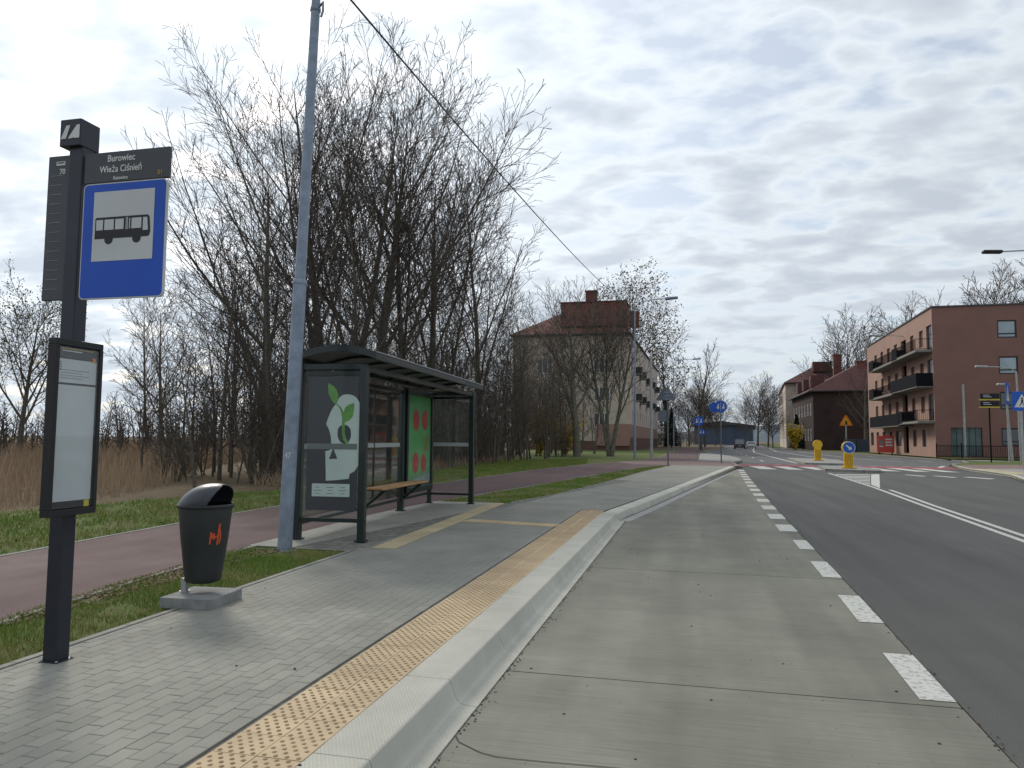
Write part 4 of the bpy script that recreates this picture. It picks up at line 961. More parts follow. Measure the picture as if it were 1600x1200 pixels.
# local: +Y along the shelter, -X towards the back wall
DP, LN, HT = 1.02, 6.55, 2.62
def leg(x, y, h=HT, w=.10):
    q = MB(); q.box((x, y, h/2), (w, w, h), m_green, bev=.012); q.box((x, y, .01), (w+.05, w+.05, .02), m_green); return q.build('leg', sh)
leg(0, 0, w=.11); leg(0, LN, w=.11); leg(-DP, 0, w=.11); leg(-DP, LN-.0, w=.09); leg(-DP, 4.55, w=.12)
# end glass panels, back glass, rails
def pane(c, d, name='glass_pane'): q = MB(); q.box(c, d, g_clear); return q.build(name, sh)
def white_band(c, d): q = MB(); q.box(c, d, M('frosted_band', (.42, .47, .47), .4, .05, 3)); return q.build('frosted_band', sh)
def bar(p0, p1, w=.05, name='rail'): 
    p0, p1 = Vector(p0), Vector(p1); q = MB(); c = (p0+p1)/2; d = p1-p0; q.box(tuple(c), (abs(d.x)+w*(abs(d.x) < .01), abs(d.y)+w*(abs(d.y) < .01), abs(d.z)+w*(abs(d.z) < .01)), m_green, bev=.006); return q.build(name, sh)
bar((-DP-.06, 0, .30), (.06, 0, .30), .06); bar((-DP, LN, .22), (0, LN, .22)); bar((-DP, .06, .24), (-DP, LN-.06, .24), .055)
bar((-DP+.06, 0, 2.48), (-.06, 0, 2.48), .07, 'top_rail'); bar((-DP+.05, LN, 2.48), (-.05, LN, 2.48), .06, 'top_rail'); bar((-DP, .06, 2.50), (-DP, LN-.05, 2.50), .07, 'top_rail'); bar((0, .06, 2.56), (0, LN-.06, 2.56), .08, 'top_rail')
pane((-DP, 1.55, 1.38), (.008, 2.85, 2.15)); pane((-DP, 3.72, 1.38), (.008, 1.42, 2.15)); pane((-DP/2, LN, 1.36), (.92, .008, 2.15))
q = MB(); q.box((-DP/2, -.04, 1.40), (.90, .006, 2.10), g_cover); q.build('glass_pane', sh)
white_band((-DP+.006, 1.55, 1.38), (.004, 2.85, .085)); white_band((-DP+.006, 3.72, 1.38), (.004, 1.42, .085)); white_band((-DP/2, LN-.007, 1.38), (.92, .004, .085))
b = MB(); b.box((-DP, 3.0, 1.38), (.03, .03, 2.16), m_green); b.build('clamp_bar', sh)
# advert case at the far end of the back wall
b = MB(); ya, yb = 4.66, LN-.06
b.box((-DP-.0, ya+.04, 1.46), (.20, .09, 2.26), m_green, bev=.01); b.box((-DP, yb-.04, 1.46), (.20, .09, 2.26), m_green, bev=.01); b.box((-DP, (ya+yb)/2, .40), (.20, yb-ya-.16, .14), m_green, bev=.01); b.box((-DP, (ya+yb)/2, 2.53), (.20, yb-ya-.16, .12), m_green, bev=.01)
b.box((-DP-.02, (ya+yb)/2, 1.47), (.14, yb-ya-.16, 2.0), m_black); ac = b.build('advert_case', sh)
fx = -DP+.056; pc = (ya+yb)/2+.02; pw = yb-ya-.26
q = MB(); q.box((fx, pc, 1.49), (.004, pw, 1.94), m_pgreen)
q.build('green_poster', ac)
q = MB()
def disc(y, z, ry, rz_, mat, off, n=18, jig=0.): 
    rr_ = random.Random(int(y*100+z*10)); q.poly([(fx+off, y+ry*math.cos(t)*(1-jig*rr_.random()), z+rz_*math.sin(t)*(1-jig*rr_.random())) for t in np.linspace(0, 2*math.pi, n+1)[:-1]], mat, thick=.001, nrm=(1, 0, 0))
for y, z, s in ((-.27, 1.92, 1.), (.36, 1.93, 1.), (-.27, .98, 1.), (.30, .96, .9)): disc(pc+y, z, .235*s, .245*s, m_pred, .0035, 20, .10)
q.poly([(fx+.0032, pc+.28, 1.22), (fx+.0032, pc+.62, 1.2), (fx+.0032, pc+.62, 1.62), (fx+.0032, pc+.40, 1.6)], M('poster_mustard', (.28, .25, .03), .4), thick=.0008, nrm=(1, 0, 0))
q.poly([(fx+.003, pc-pw/2, .80), (fx+.003, pc+pw/2, .52+.2), (fx+.003, pc+pw/2, .70+.3), (fx+.003, pc, .78)][:0] or [(fx+.003, pc-pw/2, .60), (fx+.003, pc+pw/2, .66), (fx+.003, pc+pw/2, .80), (fx+.003, pc-pw/2, .70)], m_pgl, thick=.0006, nrm=(1, 0, 0))
q.poly([(fx+.0036, pc-pw/2, .525), (fx+.0036, pc+pw/2, .525), (fx+.0036, pc+pw/2, .72), (fx+.0036, pc+.1, .66), (fx+.0036, pc-pw/2, .585)], M('poster_ice', (.36, .45, .47), .4), thick=.0006, nrm=(1, 0, 0))
q.build('poster_print', ac)
q = MB(); q.box((fx+.02, pc, 1.47), (.004, pw+.06, 2.0), g_cover); q.build('cover_pane', ac)
# skull and seedling poster on the near end panel, facing -Y
b = MB(); b.box((-.49, .0, 1.44), (.80, .04, 2.0), m_post, bev=.004)
ep = b.build('end_poster', sh); yf = -.0225
q = MB(); 
def SK(p, off=0.): return [(-(.53-((a-290)+(c-300)*.04)*.00285)-.03, yf-off, 2.33-(c-258)*.00264) for a, c in p]
q.poly(SK([(330, 374), (312, 395), (296, 425), (284, 455), (272, 488), (288, 520), (298, 560), (299, 600), (302, 622), (290, 636), (266, 642), (266, 808), (330, 803), (394, 795), (399, 768), (428, 750), (450, 715), (458, 640), (464, 560), (466, 400), (460, 365), (445, 340), (425, 326), (400, 320), (372, 322), (352, 335), (340, 352)]), m_skull, thick=.0008, nrm=(0, -1, 0)); q.build('skull_print', ep)
q = MB()
q.poly(SK([(373+38*math.cos(t)*(1 if math.sin(t) > -.3 else 1.08), 545+54*math.sin(t)) for t in np.linspace(0, 2*math.pi, 25)[:-1]], .0012), m_post, thick=.0008, nrm=(0, -1, 0))
q.poly(SK([(310, 622), (286, 686), (332, 684)], .0012), m_post, thick=.0008, nrm=(0, -1, 0)); q.build('dark_print', ep)
q = MB()
q.poly(SK([(286, 255), (312, 268), (332, 290), (344, 322), (340, 360), (328, 378), (305, 352), (288, 315)], .0022), m_leafp, thick=.0008, nrm=(0, -1, 0))
q.poly(SK([(432, 370), (400, 378), (380, 396), (370, 430), (374, 468), (380, 478), (405, 466), (422, 445), (430, 410)], .0022), m_leafp, thick=.0008, nrm=(0, -1, 0))
stm = [(328, 374), (348, 388), (362, 412), (370, 450), (369, 500), (368, 540), (376, 575), (390, 595)]
for w_, mt_ in ((5, m_leafp),):
    lft = [(a+w_*(1+i*.15), c) for i, (a, c) in enumerate(stm)]; rgt = [(a-w_*(1+i*.15), c) for i, (a, c) in enumerate(stm)]
    for i in range(len(stm)-1): q.poly(SK([rgt[i], lft[i], lft[i+1], rgt[i+1]], .0018), mt_, thick=.0006, nrm=(0, -1, 0))
q.build('seedling_print', ep)
q = MB(); q.box((-.49, yf-.0015, .74), (.60, .002, .19), m_skull); 
for i in range(3):
    for j in range(3): q.box((-.70+i*.2, yf-.003, .69+j*.045), (.12 if (i+j) % 2 else .07, .001, .008), m_greyback)
q.build('caption_strip', ep)
q = MB(); q.box((-.49, yf-.0035, 1.388), (.80, .002, .085), M('smoked_band', (.16, .19, .185), .4, .05, 3)); q.build('frosted_band', ep)
q = MB(); q.box((-DP/2, -.035, 1.40), (.01, .01, .01), m_green)
# roof: shallow barrel, overhanging
XF, XB, Y0, Y1 = .20, -DP-.02, -.15, LN+.10
def arc(u): return XF+(XB-XF)*u, 2.70+.15*math.sin(math.pi*min(1, max(0, .10+u*.86)))-.0*u
q = MB(); NU = 12; ring = []
top = [(arc(i/NU)[0], arc(i/NU)[1]+.025) for i in range(NU+1)]; bot = [(arc(i/NU)[0], arc(i/NU)[1]) for i in range(NU+1)]
sec = top+bot[::-1]; n_ = len(sec)
q.add([(x, Y0, z) for x, z in sec]+[(x, Y1, z) for x, z in sec], [(i, i+n_, (i+1) % n_+n_, (i+1) % n_) for i in range(n_)]+[tuple(range(n_)), tuple(range(n_, 2*n_))[::-1]], m_roofp); q.build('roof_sheet', sh)
q = MB(); q.box((XF+.012, (Y0+Y1)/2, 2.735), (.06, Y1-Y0+.06, .13), m_green, bev=.015); q.build('front_gutter', sh)
q = MB(); q.box((XF+.046, (Y0+Y1)/2, 2.775), (.012, Y1-Y0+.04, .012), m_greyback); q.build('gutter_lip', sh)
q = MB(); q.box((XB, (Y0+Y1)/2, 2.70), (.06, Y1-Y0+.06, .10), m_green, bev=.012); q.build('rear_gutter', sh)
for yy_ in (Y0, Y1):
    q = MB(); sec2 = [(x, z+.05) for x, z in bot]+[(x, z-.05) for x, z in bot][::-1]; n2 = len(sec2)
    q.add([(x, yy_-.03, z) for x, z in sec2]+[(x, yy_+.03, z) for x, z in sec2], [(i, i+n2, (i+1) % n2+n2, (i+1) % n2) for i in range(n2)]+[tuple(range(n2)), tuple(range(n2, 2*n2))[::-1]], m_green); q.build('end_arch', sh)
for k in range(1, 7):
    yy_ = Y0+(Y1-Y0)*k/7; q = MB(); q.tube([(x, yy_, z-.025) for x, z in bot], .022, m_green, 6); q.build('roof_rib', sh)
for y_ in (0, LN):
    q = MB(); q.box((-DP/2, y_, 2.585), (DP, .07, .10), m_green, bev=.01); q.build('cross_beam', sh)
# bench
be = link('bench', None, sh)
by0, by1 = 2.25, 4.95
for k in range(4):
    q = MB(); q.box((-DP+.16+k*.095, (by0+by1)/2, .60), (.082, by1-by0, .036), m_wood, bev=.007); q.build('slat', be)
for y_ in (by0+.25, by1-.35):
    q = MB(); q.tube([(-DP+.03, y_, .25), (-DP+.42, y_, .565)], .03, m_green, 6); q.box((-DP+.24, y_, .565), (.42, .05, .03), m_green); q.build('bracket', be)

# ------------------------------------------------------------------ SIGNS
def ring_poly(cx, cz, r, y, n=28, sx=1): return [(cx+r*sx*math.cos(t), y, cz+r*math.sin(t)) for t in np.linspace(0, 2*math.pi, n+1)[:-1]]
def post(t, h, r=.035, mat=m_galv): q = MB(); q.tube([(0, 0, 0), (0, 0, h)], r, mat, 10); return q.build('pole', t)
def tri(cx, cz, w, y, up_=True):
    h = w*.88; s = 1 if up_ else -1; c = [(cx-w/2, cz-s*h*.38), (cx+w/2, cz-s*h*.38), (cx, cz+s*h*.62)]; r = w*.07; P = []
    for i in range(3):
        p = Vector(c[i]); a = (Vector(c[i-1])-p).normalized(); b_ = (Vector(c[(i+1) % 3])-p).normalized(); bi = (a+b_).normalized()
        for k in range(4):
            q_ = p+(a*(1-k/3)+b_*(k/3))*r*1.6 - bi*r*.25*(1 if k in (1, 2) else 0); P.append((q_.x, y, q_.y))
    return P
NY = (0, -1, 0)
# reversed yield triangles and round plate on the left post
t = thing('sign_post', 'post with the grey backs of a triangular and a round road sign', 'road sign', (-1.23, 45.7, .16)); post(t, 4.85, .045, m_greyback)
q = MB(); q.poly(tri(0, 4.28, 1.0, -.06), m_greyback, thick=.02, nrm=NY); q.build('triangle_plate', t)
q = MB()
for z_ in (4.2, 4.42, 4.0): q.box((0, -.075, z_), (.36, .02, .05), m_galv)
q.build('clamp', t)
q = MB(); q.poly(tri(-.28, 4.22, .9, .06), m_greyback, thick=.02, nrm=NY); q.build('triangle_plate', t)
q = MB(); q.poly(ring_poly(-.25, 3.0, .36, .05), m_greyback, thick=.02, nrm=NY); q.build('round_plate', t)
def cycle_ped_sign(px_, py_, h, r, label, shared=True, gz=.16, loc=None):
    x, y = loc or G(px_, py_, gz); t = thing('cycle_sign', label, 'road sign', (x, y, gz), 0, 'round blue cycle and footpath signs'); post(t, h-.05, .045*max(1, y/60), m_greyback)
    q = MB(); q.poly(ring_poly(0, h-r, r, -.08), m_dblue, thick=.03, nrm=NY); pl = q.build('plate', t)
    q = MB(); q.poly([(-.02*r, -.112, h-1.75*r), (.03*r, -.112, h-1.75*r), (.03*r, -.112, h-.3*r), (-.02*r, -.112, h-.3*r)], m_lett, thick=.003, nrm=NY)
    for s in (-1, 1):
        q.poly(ring_poly(s*.42*r, h-1.18*r, .2*r, -.113, 10), m_lett, thick=.003, nrm=NY); q.poly([(s*.42*r-.08*r, -.115, h-1.2*r), (s*.42*r+.1*r, -.115, h-1.2*r), (s*.42*r+.14*r, -.115, h-.55*r), (s*.42*r-.02*r, -.115, h-.55*r)], m_lett, thick=.003, nrm=NY)
    q.build('symbol', pl); return t
cycle_ped_sign(1127, 727, 4.25, .42, 'round blue cycle and pedestrian sign on the traffic island, nearest of its kind', loc=(2.12, 52.4), gz=.165)
q = MB(); tt_ = [o for o in COL.objects if o.name.startswith('cycle_sign')][0]
q.poly(ring_poly(-.42, 3.78, .34, -.02), m_dblue, thick=.02, nrm=NY); q.build('rear_plate', tt_)
cycle_ped_sign(1094, 712, 4.0, .50, 'round blue cycle sign further along by the cycle path', loc=(1.0, 78), gz=.16)
cycle_ped_sign(1085, 702, 3.4, .55, 'small faraway blue sign low beside the cycle path', loc=(2.0, 122), gz=.16)
t = thing('information_sign', 'tiny faraway blue square sign on the right side of the road', 'road sign', (19.5, 150, .1)); post(t, 3.9, .07, m_galv2)
q = MB(); q.box((0, -.06, 4.1), (1.5, .05, 1.2), m_dblue); q.poly([(-.45, -.09, 3.7), (.45, -.09, 3.7), (0, -.09, 4.5)], m_lett, thick=.004, nrm=NY); q.build('plate', t)
# orange roadworks triangle
x, y = G(1323, 706.5, .1)
t = thing('roadworks_sign', 'orange triangular roadworks sign on a thin pole behind the yellow bollards', 'road sign', (x, y, .1)); hs = y/1156
post(t, 46*hs, .05*y/60, m_galv2)
q = MB(); q.poly(tri(0, 44.5*hs, 19*hs, -.06), m_orange, thick=.03, nrm=NY); pl = q.build('plate', t)
q = MB(); q.poly(tri(0, 44*hs, 12*hs, -.095), m_byel, thick=.003, nrm=NY); q.poly(ring_poly(.2*hs, 44*hs, 1.4*hs, -.10, 10), m_black, thick=.003, nrm=NY); q.poly([(-2*hs, -.101, 40*hs), (2*hs, -.101, 40*hs), (.8*hs, -.101, 43.5*hs), (-.6*hs, -.101, 43.5*hs)], m_black, thick=.003, nrm=NY); q.build('symbol', pl)
# white box sign
t = thing('notice_board', 'white rectangular board on a pole in front of the yellow bush', 'sign', G(1243, 703, .1)+(.1,)); y = t.location.y; hs = y/1156
post(t, 17*hs, .12, m_galv2); q = MB(); q.box((0, -.12, 24*hs), (7.5*hs, .2, 15*hs), m_swhite, bev=.02); q.box((0, -.23, 30.5*hs), (7*hs, .02, 1.5*hs), m_dblue); q.build('board', t)
# black finger boards
x, y = G(1549, 722.5, .1); hs = y/1156
t = thing('direction_sign', 'black and yellow direction boards stacked on a dark post', 'direction sign', (x, y, .1)); q = MB(); q.tube([(0, 0, 0), (0, 0, 94*hs)], .055, m_rail, 10); q.build('post', t)
for z_ in (91, 80.5):
    q = MB(); q.box((.6*hs, -.1, z_*hs), (24*hs, .05, 9*hs), m_black, bev=.01); bo = q.build('board', t)
    q = MB(); q.box((-.4*hs, -.13, (z_-4)*hs), (26*hs, .02, 1.6*hs), m_yel); q.build('yellow_stripe', bo)
    q = MB()
    for k in range(2): q.box((-4*hs+k*1.5*hs, -.13, (z_+2.2-k*2.4)*hs), ((8+k*2)*hs, .01, .8*hs), m_lett)
    q.build('place_names', bo)
# blue crossing signs at the right edge
def crossing_sign(px_, py_, h, w, label, rot=0.):
    x, y = G(px_, py_, .1); t = thing('crossing_sign', label, 'road sign', (x, y, .1), rot); post(t, h-.02, .05, m_galv2)
    q = MB(); q.box((0, -.07, h-w/2), (w, .03, w), m_dblue, bev=.01); pl = q.build('plate', t)
    q = MB(); q.poly([(-w*.4, -.089, h-w*.82), (w*.4, -.089, h-w*.82), (0, -.089, h-w*.12)], m_lett, thick=.003, nrm=NY); q.build('white_triangle', pl)
    q = MB(); q.poly(ring_poly(.0, h-w*.36, w*.05, -.093, 10), m_black, thick=.003, nrm=NY)
    q.poly([(-w*.05, -.093, h-w*.58), (w*.05, -.093, h-w*.58), (w*.06, -.093, h-w*.42), (-w*.04, -.093, h-w*.42)], m_black, thick=.003, nrm=NY)
    for s in (-1, 1): q.poly([(-w*.02, -.093, h-w*.56), (w*.02, -.093, h-w*.56), (s*w*.14+w*.02, -.093, h-w*.76), (s*w*.14-w*.03, -.093, h-w*.76)][::s], m_black, thick=.003, nrm=NY)
    q.build('walking_figure', pl); return t
crossing_sign(1600, 734, 4.65, 1.15, 'square blue pedestrian crossing sign with white triangle cut by the picture edge', R_(12))
crossing_sign(1577, 724, 6.3, 1.75, 'blue crossing sign turned almost edge on behind the corner lamps', R_(62))

# bollards
def bollard(x, y, h, label, signed):
    t = thing('traffic_bollard', label, 'bollard', (x, y, .15), 0, 'yellow bollards on the splitter islands')
    q = MB(); q.box((0, 0, .03), (.82, .5, .06), m_byel, bev=.02); q.build('foot', t)
    q = MB(); hb_ = h-.62; q.box((0, 0, .06+hb_/2), (.50, .24, hb_), m_byel, bev=.05); q.build('body', t)
    q = MB()
    for k in range(5): q.box((-.18+k*.09, -.125, .06+hb_*.45), (.028, .03, hb_*.72), M('bollard_groove', (.36, .20, .01), .6))
    q.build('grooves', t)
    q = MB(); q.poly(ring_poly(0, h-.33, .36, -.11), m_byel, thick=-.0 or .22, nrm=NY); q.build('head', t)
    if signed:
        q = MB(); q.poly(ring_poly(.02, h-.33, .345, -.135), m_swhite, thick=.02, nrm=NY); r_ = q.build('sign_rim', t)
        q = MB(); q.poly(ring_poly(.02, h-.33, .31, -.14), m_dblue, thick=.003, nrm=NY); q.build('blue_disc', r_)
        c_, s_ = math.cos(R_(-42)), math.sin(R_(-42)); ar = [(-.2, -.04), (.04, -.04), (.04, -.13), (.2, 0), (.04, .13), (.04, .04), (-.2, .04)]
        q = MB(); q.poly([(.02+a*c_-b_*s_, -.145, h-.33+a*s_+b_*c_) for a, b_ in ar], m_lett, thick=.003, nrm=NY); q.build('white_arrow', r_)
    return t
bollard(*G(1326, 731.5, .15), 1.52, 'yellow bollard with blue arrow disc, the nearer one on the splitter island', True)
bollard(*G(1278, 719.5, .15), 1.62, 'plain yellow bollard without a disc, on the further island', False)

# red board by the block
x, y = 23.55, 99.6; hs = y/1156
t = thing('advert_board', 'bright red advertising board standing on the lawn beside the terracotta block', 'billboard', (x, y, .15), R_(-14)); q = MB(); q.box((0, 0, 14.6*hs), (22*hs, .5, 24*hs), m_bill, bev=.03); q.build('panel', t)
for s in (-1, 1): q = MB(); q.box((s*8*hs, 0, 1.3*hs), (.15, .15, 2.6*hs), m_rail); q.build('leg', t)
q = MB()
for k in range(3): q.box((4.3*hs, -.27, (21.5-k*4.2)*hs), (9*hs, .02, 2.4*hs), m_lett)
q.box((-5.5*hs, -.27, 17.5*hs), (6.5*hs, .02, 7*hs), M('board_photo', (.25, .2, .2), .6, .6, 2)); q.box((-5.5*hs, -.27, 11.5*hs), (5*hs, .02, 2*hs), m_lett); q.build('print', t)

# ------------------------------------------------------------------ VEHICLES
def car(x, y, rz, body, label, van=False, w=1.85, L_=4.5, H_=1.5, face='rear'):
    t = thing('parked_car' if face != 'rear' else 'moving_car', label, 'car', (x, y, .01), rz)
    prof_ = [(-L_/2, .35), (-L_/2+.03, .75), (-L_/2+.15, .98), (-L_/2+.55, H_), (L_*.05, H_+.02), (L_*.27, 1.0), (L_/2-.08, .82), (L_/2, .6), (L_/2, .35), (L_/2-.2, .25), (-L_/2+.15, .25)]
    def hull(prof, ww, mat, inset=0):
        q = MB(); n = len(prof); vs = []
        for s in (-1, 1):
            for a, z in prof: k = 1-.14*max(0, (z-.9))/.6; vs.append((s*(ww/2)*k, a, z))
        q.add(vs, [tuple(range(n)), tuple(range(n, 2*n))[::-1]]+[(i, i+n, (i+1) % n+n, (i+1) % n) for i in range(n)], mat); return q
    bo = hull(prof_, w, body).build('body', t); bv = bo.modifiers.new('soft', 'BEVEL'); bv.width = .05; bv.segments = 2
    q = MB(); q.add([(-w*.40, -L_/2+.13, 1.0), (w*.40, -L_/2+.13, 1.0), (w*.36, -L_/2+.47, H_-.08), (-w*.36, -L_/2+.47, H_-.08)], [(0, 1, 2, 3)], m_carg); 
    for v in range(4): q.v[v] = (q.v[v][0], q.v[v][1]-.03, q.v[v][2])
    q.build('rear_window', t)
    q = MB()
    for s in (-1, 1): q.add([(s*w*.478, -L_/2+.6, 1.0), (s*w*.478, L_*.2, 1.0), (s*w*.44, L_*.04, H_-.1), (s*w*.44, -L_/2+.75, H_-.1)], [(0, 1, 2, 3)], m_carg)
    q.build('side_windows', t)
    for s in (-1, 1):
        for a in (-L_*.31, L_*.31):
            q = MB(); q.tube([(s*(w/2-.2), a, .33), (s*(w/2+.01), a, .33)], .33, m_rub, 20); q.build('wheel', t)
        q = MB(); q.box((s*w*.4, -L_/2-.0, .86), (.22, .08, .16), m_lamp_r, bev=.02); q.build('tail_light', t)
    q = MB(); q.box((0, -L_/2-.02, .62), (.52, .03, .12), m_swhite); q.build('number_plate', t)
    q = MB(); q.box((0, -L_/2-.03, .4), (w*.9, .1, .16), m_rub, bev=.03); q.build('bumper', t)
    return t
car(10.2, 160, R_(-5), m_car, 'dark car driving away far down the road', w=2.2, L_=4.8, H_=2.0)
car(13.2, 170, R_(-4), m_carw, 'white car coming the other way beyond the dark car', w=2.0, H_=1.5, face='x')
# ------------------------------------------------------------------ TREES
class Tree:
    """recursive limbs as tapered tubes; levels 0-1 go into the trunk mesh, finer ones into the crown"""
    def __init__(s, seed, P): s.r = random.Random(seed); s.P = P; s.tv = []; s.tf = []; s.cv = []; s.cf = []; s.tips = []
    def tube(s, pts, rad, n, trunk):
        V_, F_ = (s.tv, s.tf) if trunk else (s.cv, s.cf); o = len(V_); k = len(pts)
        d = (pts[-1]-pts[0]); d.normalize(); a = d.orthogonal().normalized(); b_ = d.cross(a)
        cs = [(math.cos(2*math.pi*j/n), math.sin(2*math.pi*j/n)) for j in range(n)]
        for p, r in zip(pts, rad):
            for c, q in cs: V_.append((p.x+(a.x*c+b_.x*q)*r, p.y+(a.y*c+b_.y*q)*r, p.z+(a.z*c+b_.z*q)*r))
        for i in range(k-1):
            for j in range(n): j2 = (j+1) % n; F_.append((o+i*n+j, o+i*n+j2, o+(i+1)*n+j2, o+(i+1)*n+j))
    def grow(s, p, d, Ln, r, lv):
        P = s.P; rd = s.r; ns = P['segs'][lv]; pts = [p.copy()]; rads = [r]; dirs = [d.copy()]
        rt_ = P['tip'][lv]; w = P['wob'][lv]; tr = P['trop'][lv]; st_ = Ln/ns
        for i in range(ns):
            d = d+Vector((rd.gauss(0, w), rd.gauss(0, w), rd.gauss(0, w)*.6+tr)); d.normalize()
            p = p+d*st_; pts.append(p.copy()); dirs.append(d.copy()); rads.append(max(P['rmin'], r*(1-(1-rt_)*(i+1)/ns)))
        s.tube(pts, rads, P['sides'][lv], lv <= P.get('trunk_lv', 1))
        if lv >= P['levels']: s.tips.append((pts[-1], dirs[-1])); return
        nc = P['kids'][lv]; nc = max(1, int(nc*(.8+.4*rd.random())*(1 if lv == 0 else max(.35, Ln/P['reflen'][lv])))); t0 = P['t0'][lv]; ph = rd.random()*6.28
        for k in range(nc):
            t = t0+(1-t0)*((k+rd.random()*.8)/nc); t = min(t, .985); f = t*ns; i = int(f); u = f-i; q = pts[i].lerp(pts[i+1], u); bd = dirs[i+1]; br = rads[i]+(rads[i+1]-rads[i])*u
            ph += 2.4+rd.uniform(-.5, .5); an = R_(P['ang'][lv]+rd.gauss(0, P['angv']))
            a = bd.orthogonal().normalized(); b_ = bd.cross(a); sd_ = a*math.cos(ph)+b_*math.sin(ph)
            if P.get('bias') and lv == 0: sd_ = (sd_+Vector(P['bias'])*.6).normalized()
            nd_ = bd*math.cos(an)+sd_*math.sin(an)
            ln = Ln*P['ratio'][lv]*(1-P['fall'][lv]*(t-t0)/(1-t0+1e-6))*rd.uniform(.75, 1.2)
            s.grow(q, nd_, ln, min(br*.72, br*P['rr'][lv]*rd.uniform(.85, 1.15)), lv+1)
        if lv > 0 or P.get('leader', True):
            s.tips.append((pts[-1], dirs[-1]))
def mk(name, V_, F_, mat, extra=None):
    me = bpy.data.meshes.new(name); me.from_pydata(V_, [], F_); me.materials.append(mat); me.polygons.foreach_set('use_smooth', [True]*len(F_)); me.update(); return me
def husks(tr, mat, size, frac, per=1, spread=.12):
    V_ = []; F_ = []; r = random.Random(9)
    for p, d in tr.tips:
        if r.random() > frac: continue
        for _ in range(per):
            c = p+Vector((r.gauss(0, spread), r.gauss(0, spread), r.gauss(0, spread))); a = Vector((r.gauss(0, 1), r.gauss(0, 1), r.gauss(0, 1))).normalized(); b_ = a.orthogonal().normalized(); s = size*r.uniform(.5, 1.3); o = len(V_)
            for q in (c+a*s, c+b_*s*.6, c-a*s, c-b_*s*.6): V_.append(tuple(q))
            F_.append((o, o+1, o+2, o+3))
    return mk('husks', V_, F_, mat)
BIG = dict(levels=4, segs=[9, 8, 5, 4, 2], sides=[9, 6, 4, 3, 3], tip=[.08, .12, .3, .5, .6], wob=[.03, .045, .065, .085, .1], trop=[.03, .055, .05, .035, .03], rmin=.008, kids=[13, 12, 6, 4, 0], reflen=[1, 8, 2.6, 1.2, 1], t0=[.20, .16, .15, .12], ang=[30, 30, 33, 34], angv=7, ratio=[.74, .34, .46, .62], fall=[.62, .45, .4, .2], rr=[.50, .42, .5, .6])
def P_(**kw): d = dict(BIG); d.update(kw); return d
def plant(name, label, loc, H, r, seed, P, cat='tree', d0=(0, 0, 1), mat=m_bark, tmat=m_twig, group=None, lf=None, rz=0., stems=None):
    t = thing(name, label, cat, (loc[0], loc[1], .12), rz, group)
    tr = Tree(seed, P)
    for (off, dd_, hh, r_) in (stems or [((0, 0, -.1), d0, H, r)]): tr.grow(Vector(off), Vector(dd_).normalized(), hh, r_, 0)
    link('trunk', mk('trunk', tr.tv, tr.tf, mat), t); link('crown', mk('crown', tr.cv, tr.cf, tmat), t)
    if lf: link('leaves', husks(tr, *lf), t, kind='stuff')
    return t
# big trees of the copse (stations surveyed on the ground)
gc = 'bare trees of the copse'
T1 = plant('bare_tree', 'spreading leaning bare tree leftmost of the tall copse, fanning over the blue plate', (-16.2, 26.2), 12.0, .25, 21, P_(kids=[16, 16, 7, 3, 0], ang=[38, 30, 33, 34], bias=(-.8, 0, .1)), d0=(-.06, 0, 1), group=gc)
T2 = plant('bare_tree', 'tall many stemmed bare tree rising behind the lamp column', (-16.2, 31.8), 18., .26, 5, P_(rmin=.010, kids=[12, 12, 6, 3, 0]), group=gc, stems=[((0, 0, -.1), (-.05, 0, 1), 19.0, .28), ((.4, .3, -.1), (.06, .05, 1), 17.4, .24), ((-.5, .2, -.1), (-.17, 0, 1), 15.5, .16)])
T3 = plant('bare_tree', 'broad dark bare tree with thick limbs straight above the shelter roof', (-14.9, 32.8), 17.0, .33, 8, P_(rmin=.010, kids=[15, 13, 6, 3, 0], ang=[34, 30, 33, 34]), d0=(.03, 0, 1), group=gc)
T4 = plant('bare_tree', 'upright bare tree between the broad tree and the nest, trunk hidden by the roof', (-14.6, 36.0), 16.2, .26, 15, P_(rmin=.011, kids=[13, 12, 6, 3, 0]), d0=(.02, 0, 1), group=gc)
T5 = plant('bare_tree', 'tall bare tree between the shelter roof and the cable', (-13.9, 38.6), 16.6, .28, 13, P_(rmin=.012, kids=[13, 12, 6, 3, 0]), d0=(.04, 0, 1), group=gc)
T6 = plant('bare_tree', 'slender straight bare tree with few short branches', (-14.8, 43.5), 16.5, .15, 3, P_(ratio=[.25, .45, .5, .5], kids=[16, 5, 4, 3, 0], ang=[32, 34, 36, 38], rmin=.013, levels=3, fall=[.4, .4, .4, .3], reflen=[1, 3, 1.5, 1]), d0=(.045, 0, 1), group=gc)
T7 = plant('bare_tree', 'rightmost tall bare tree of the copse with a narrow pointed crown', (-14.4, 50.5), 19.4, .26, 17, P_(rmin=.014, kids=[14, 12, 6, 3, 0], ratio=[.62, .34, .46, .62], ang=[28, 30, 34, 34]), d0=(.03, 0, 1), group=gc)
T8 = plant('bare_tree', 'small open bare tree standing alone in the reed field', (-40., 50.), 11.5, .2, 29, P_(levels=3, kids=[14, 9, 7, 0], ang=[40, 38, 40], rmin=.013, reflen=[1, 4.5, 1.8, 1], ratio=[.62, .42, .5, .5], fall=[.45, .45, .4, .3], t0=[.16, .15, .15]), tmat=m_twig)
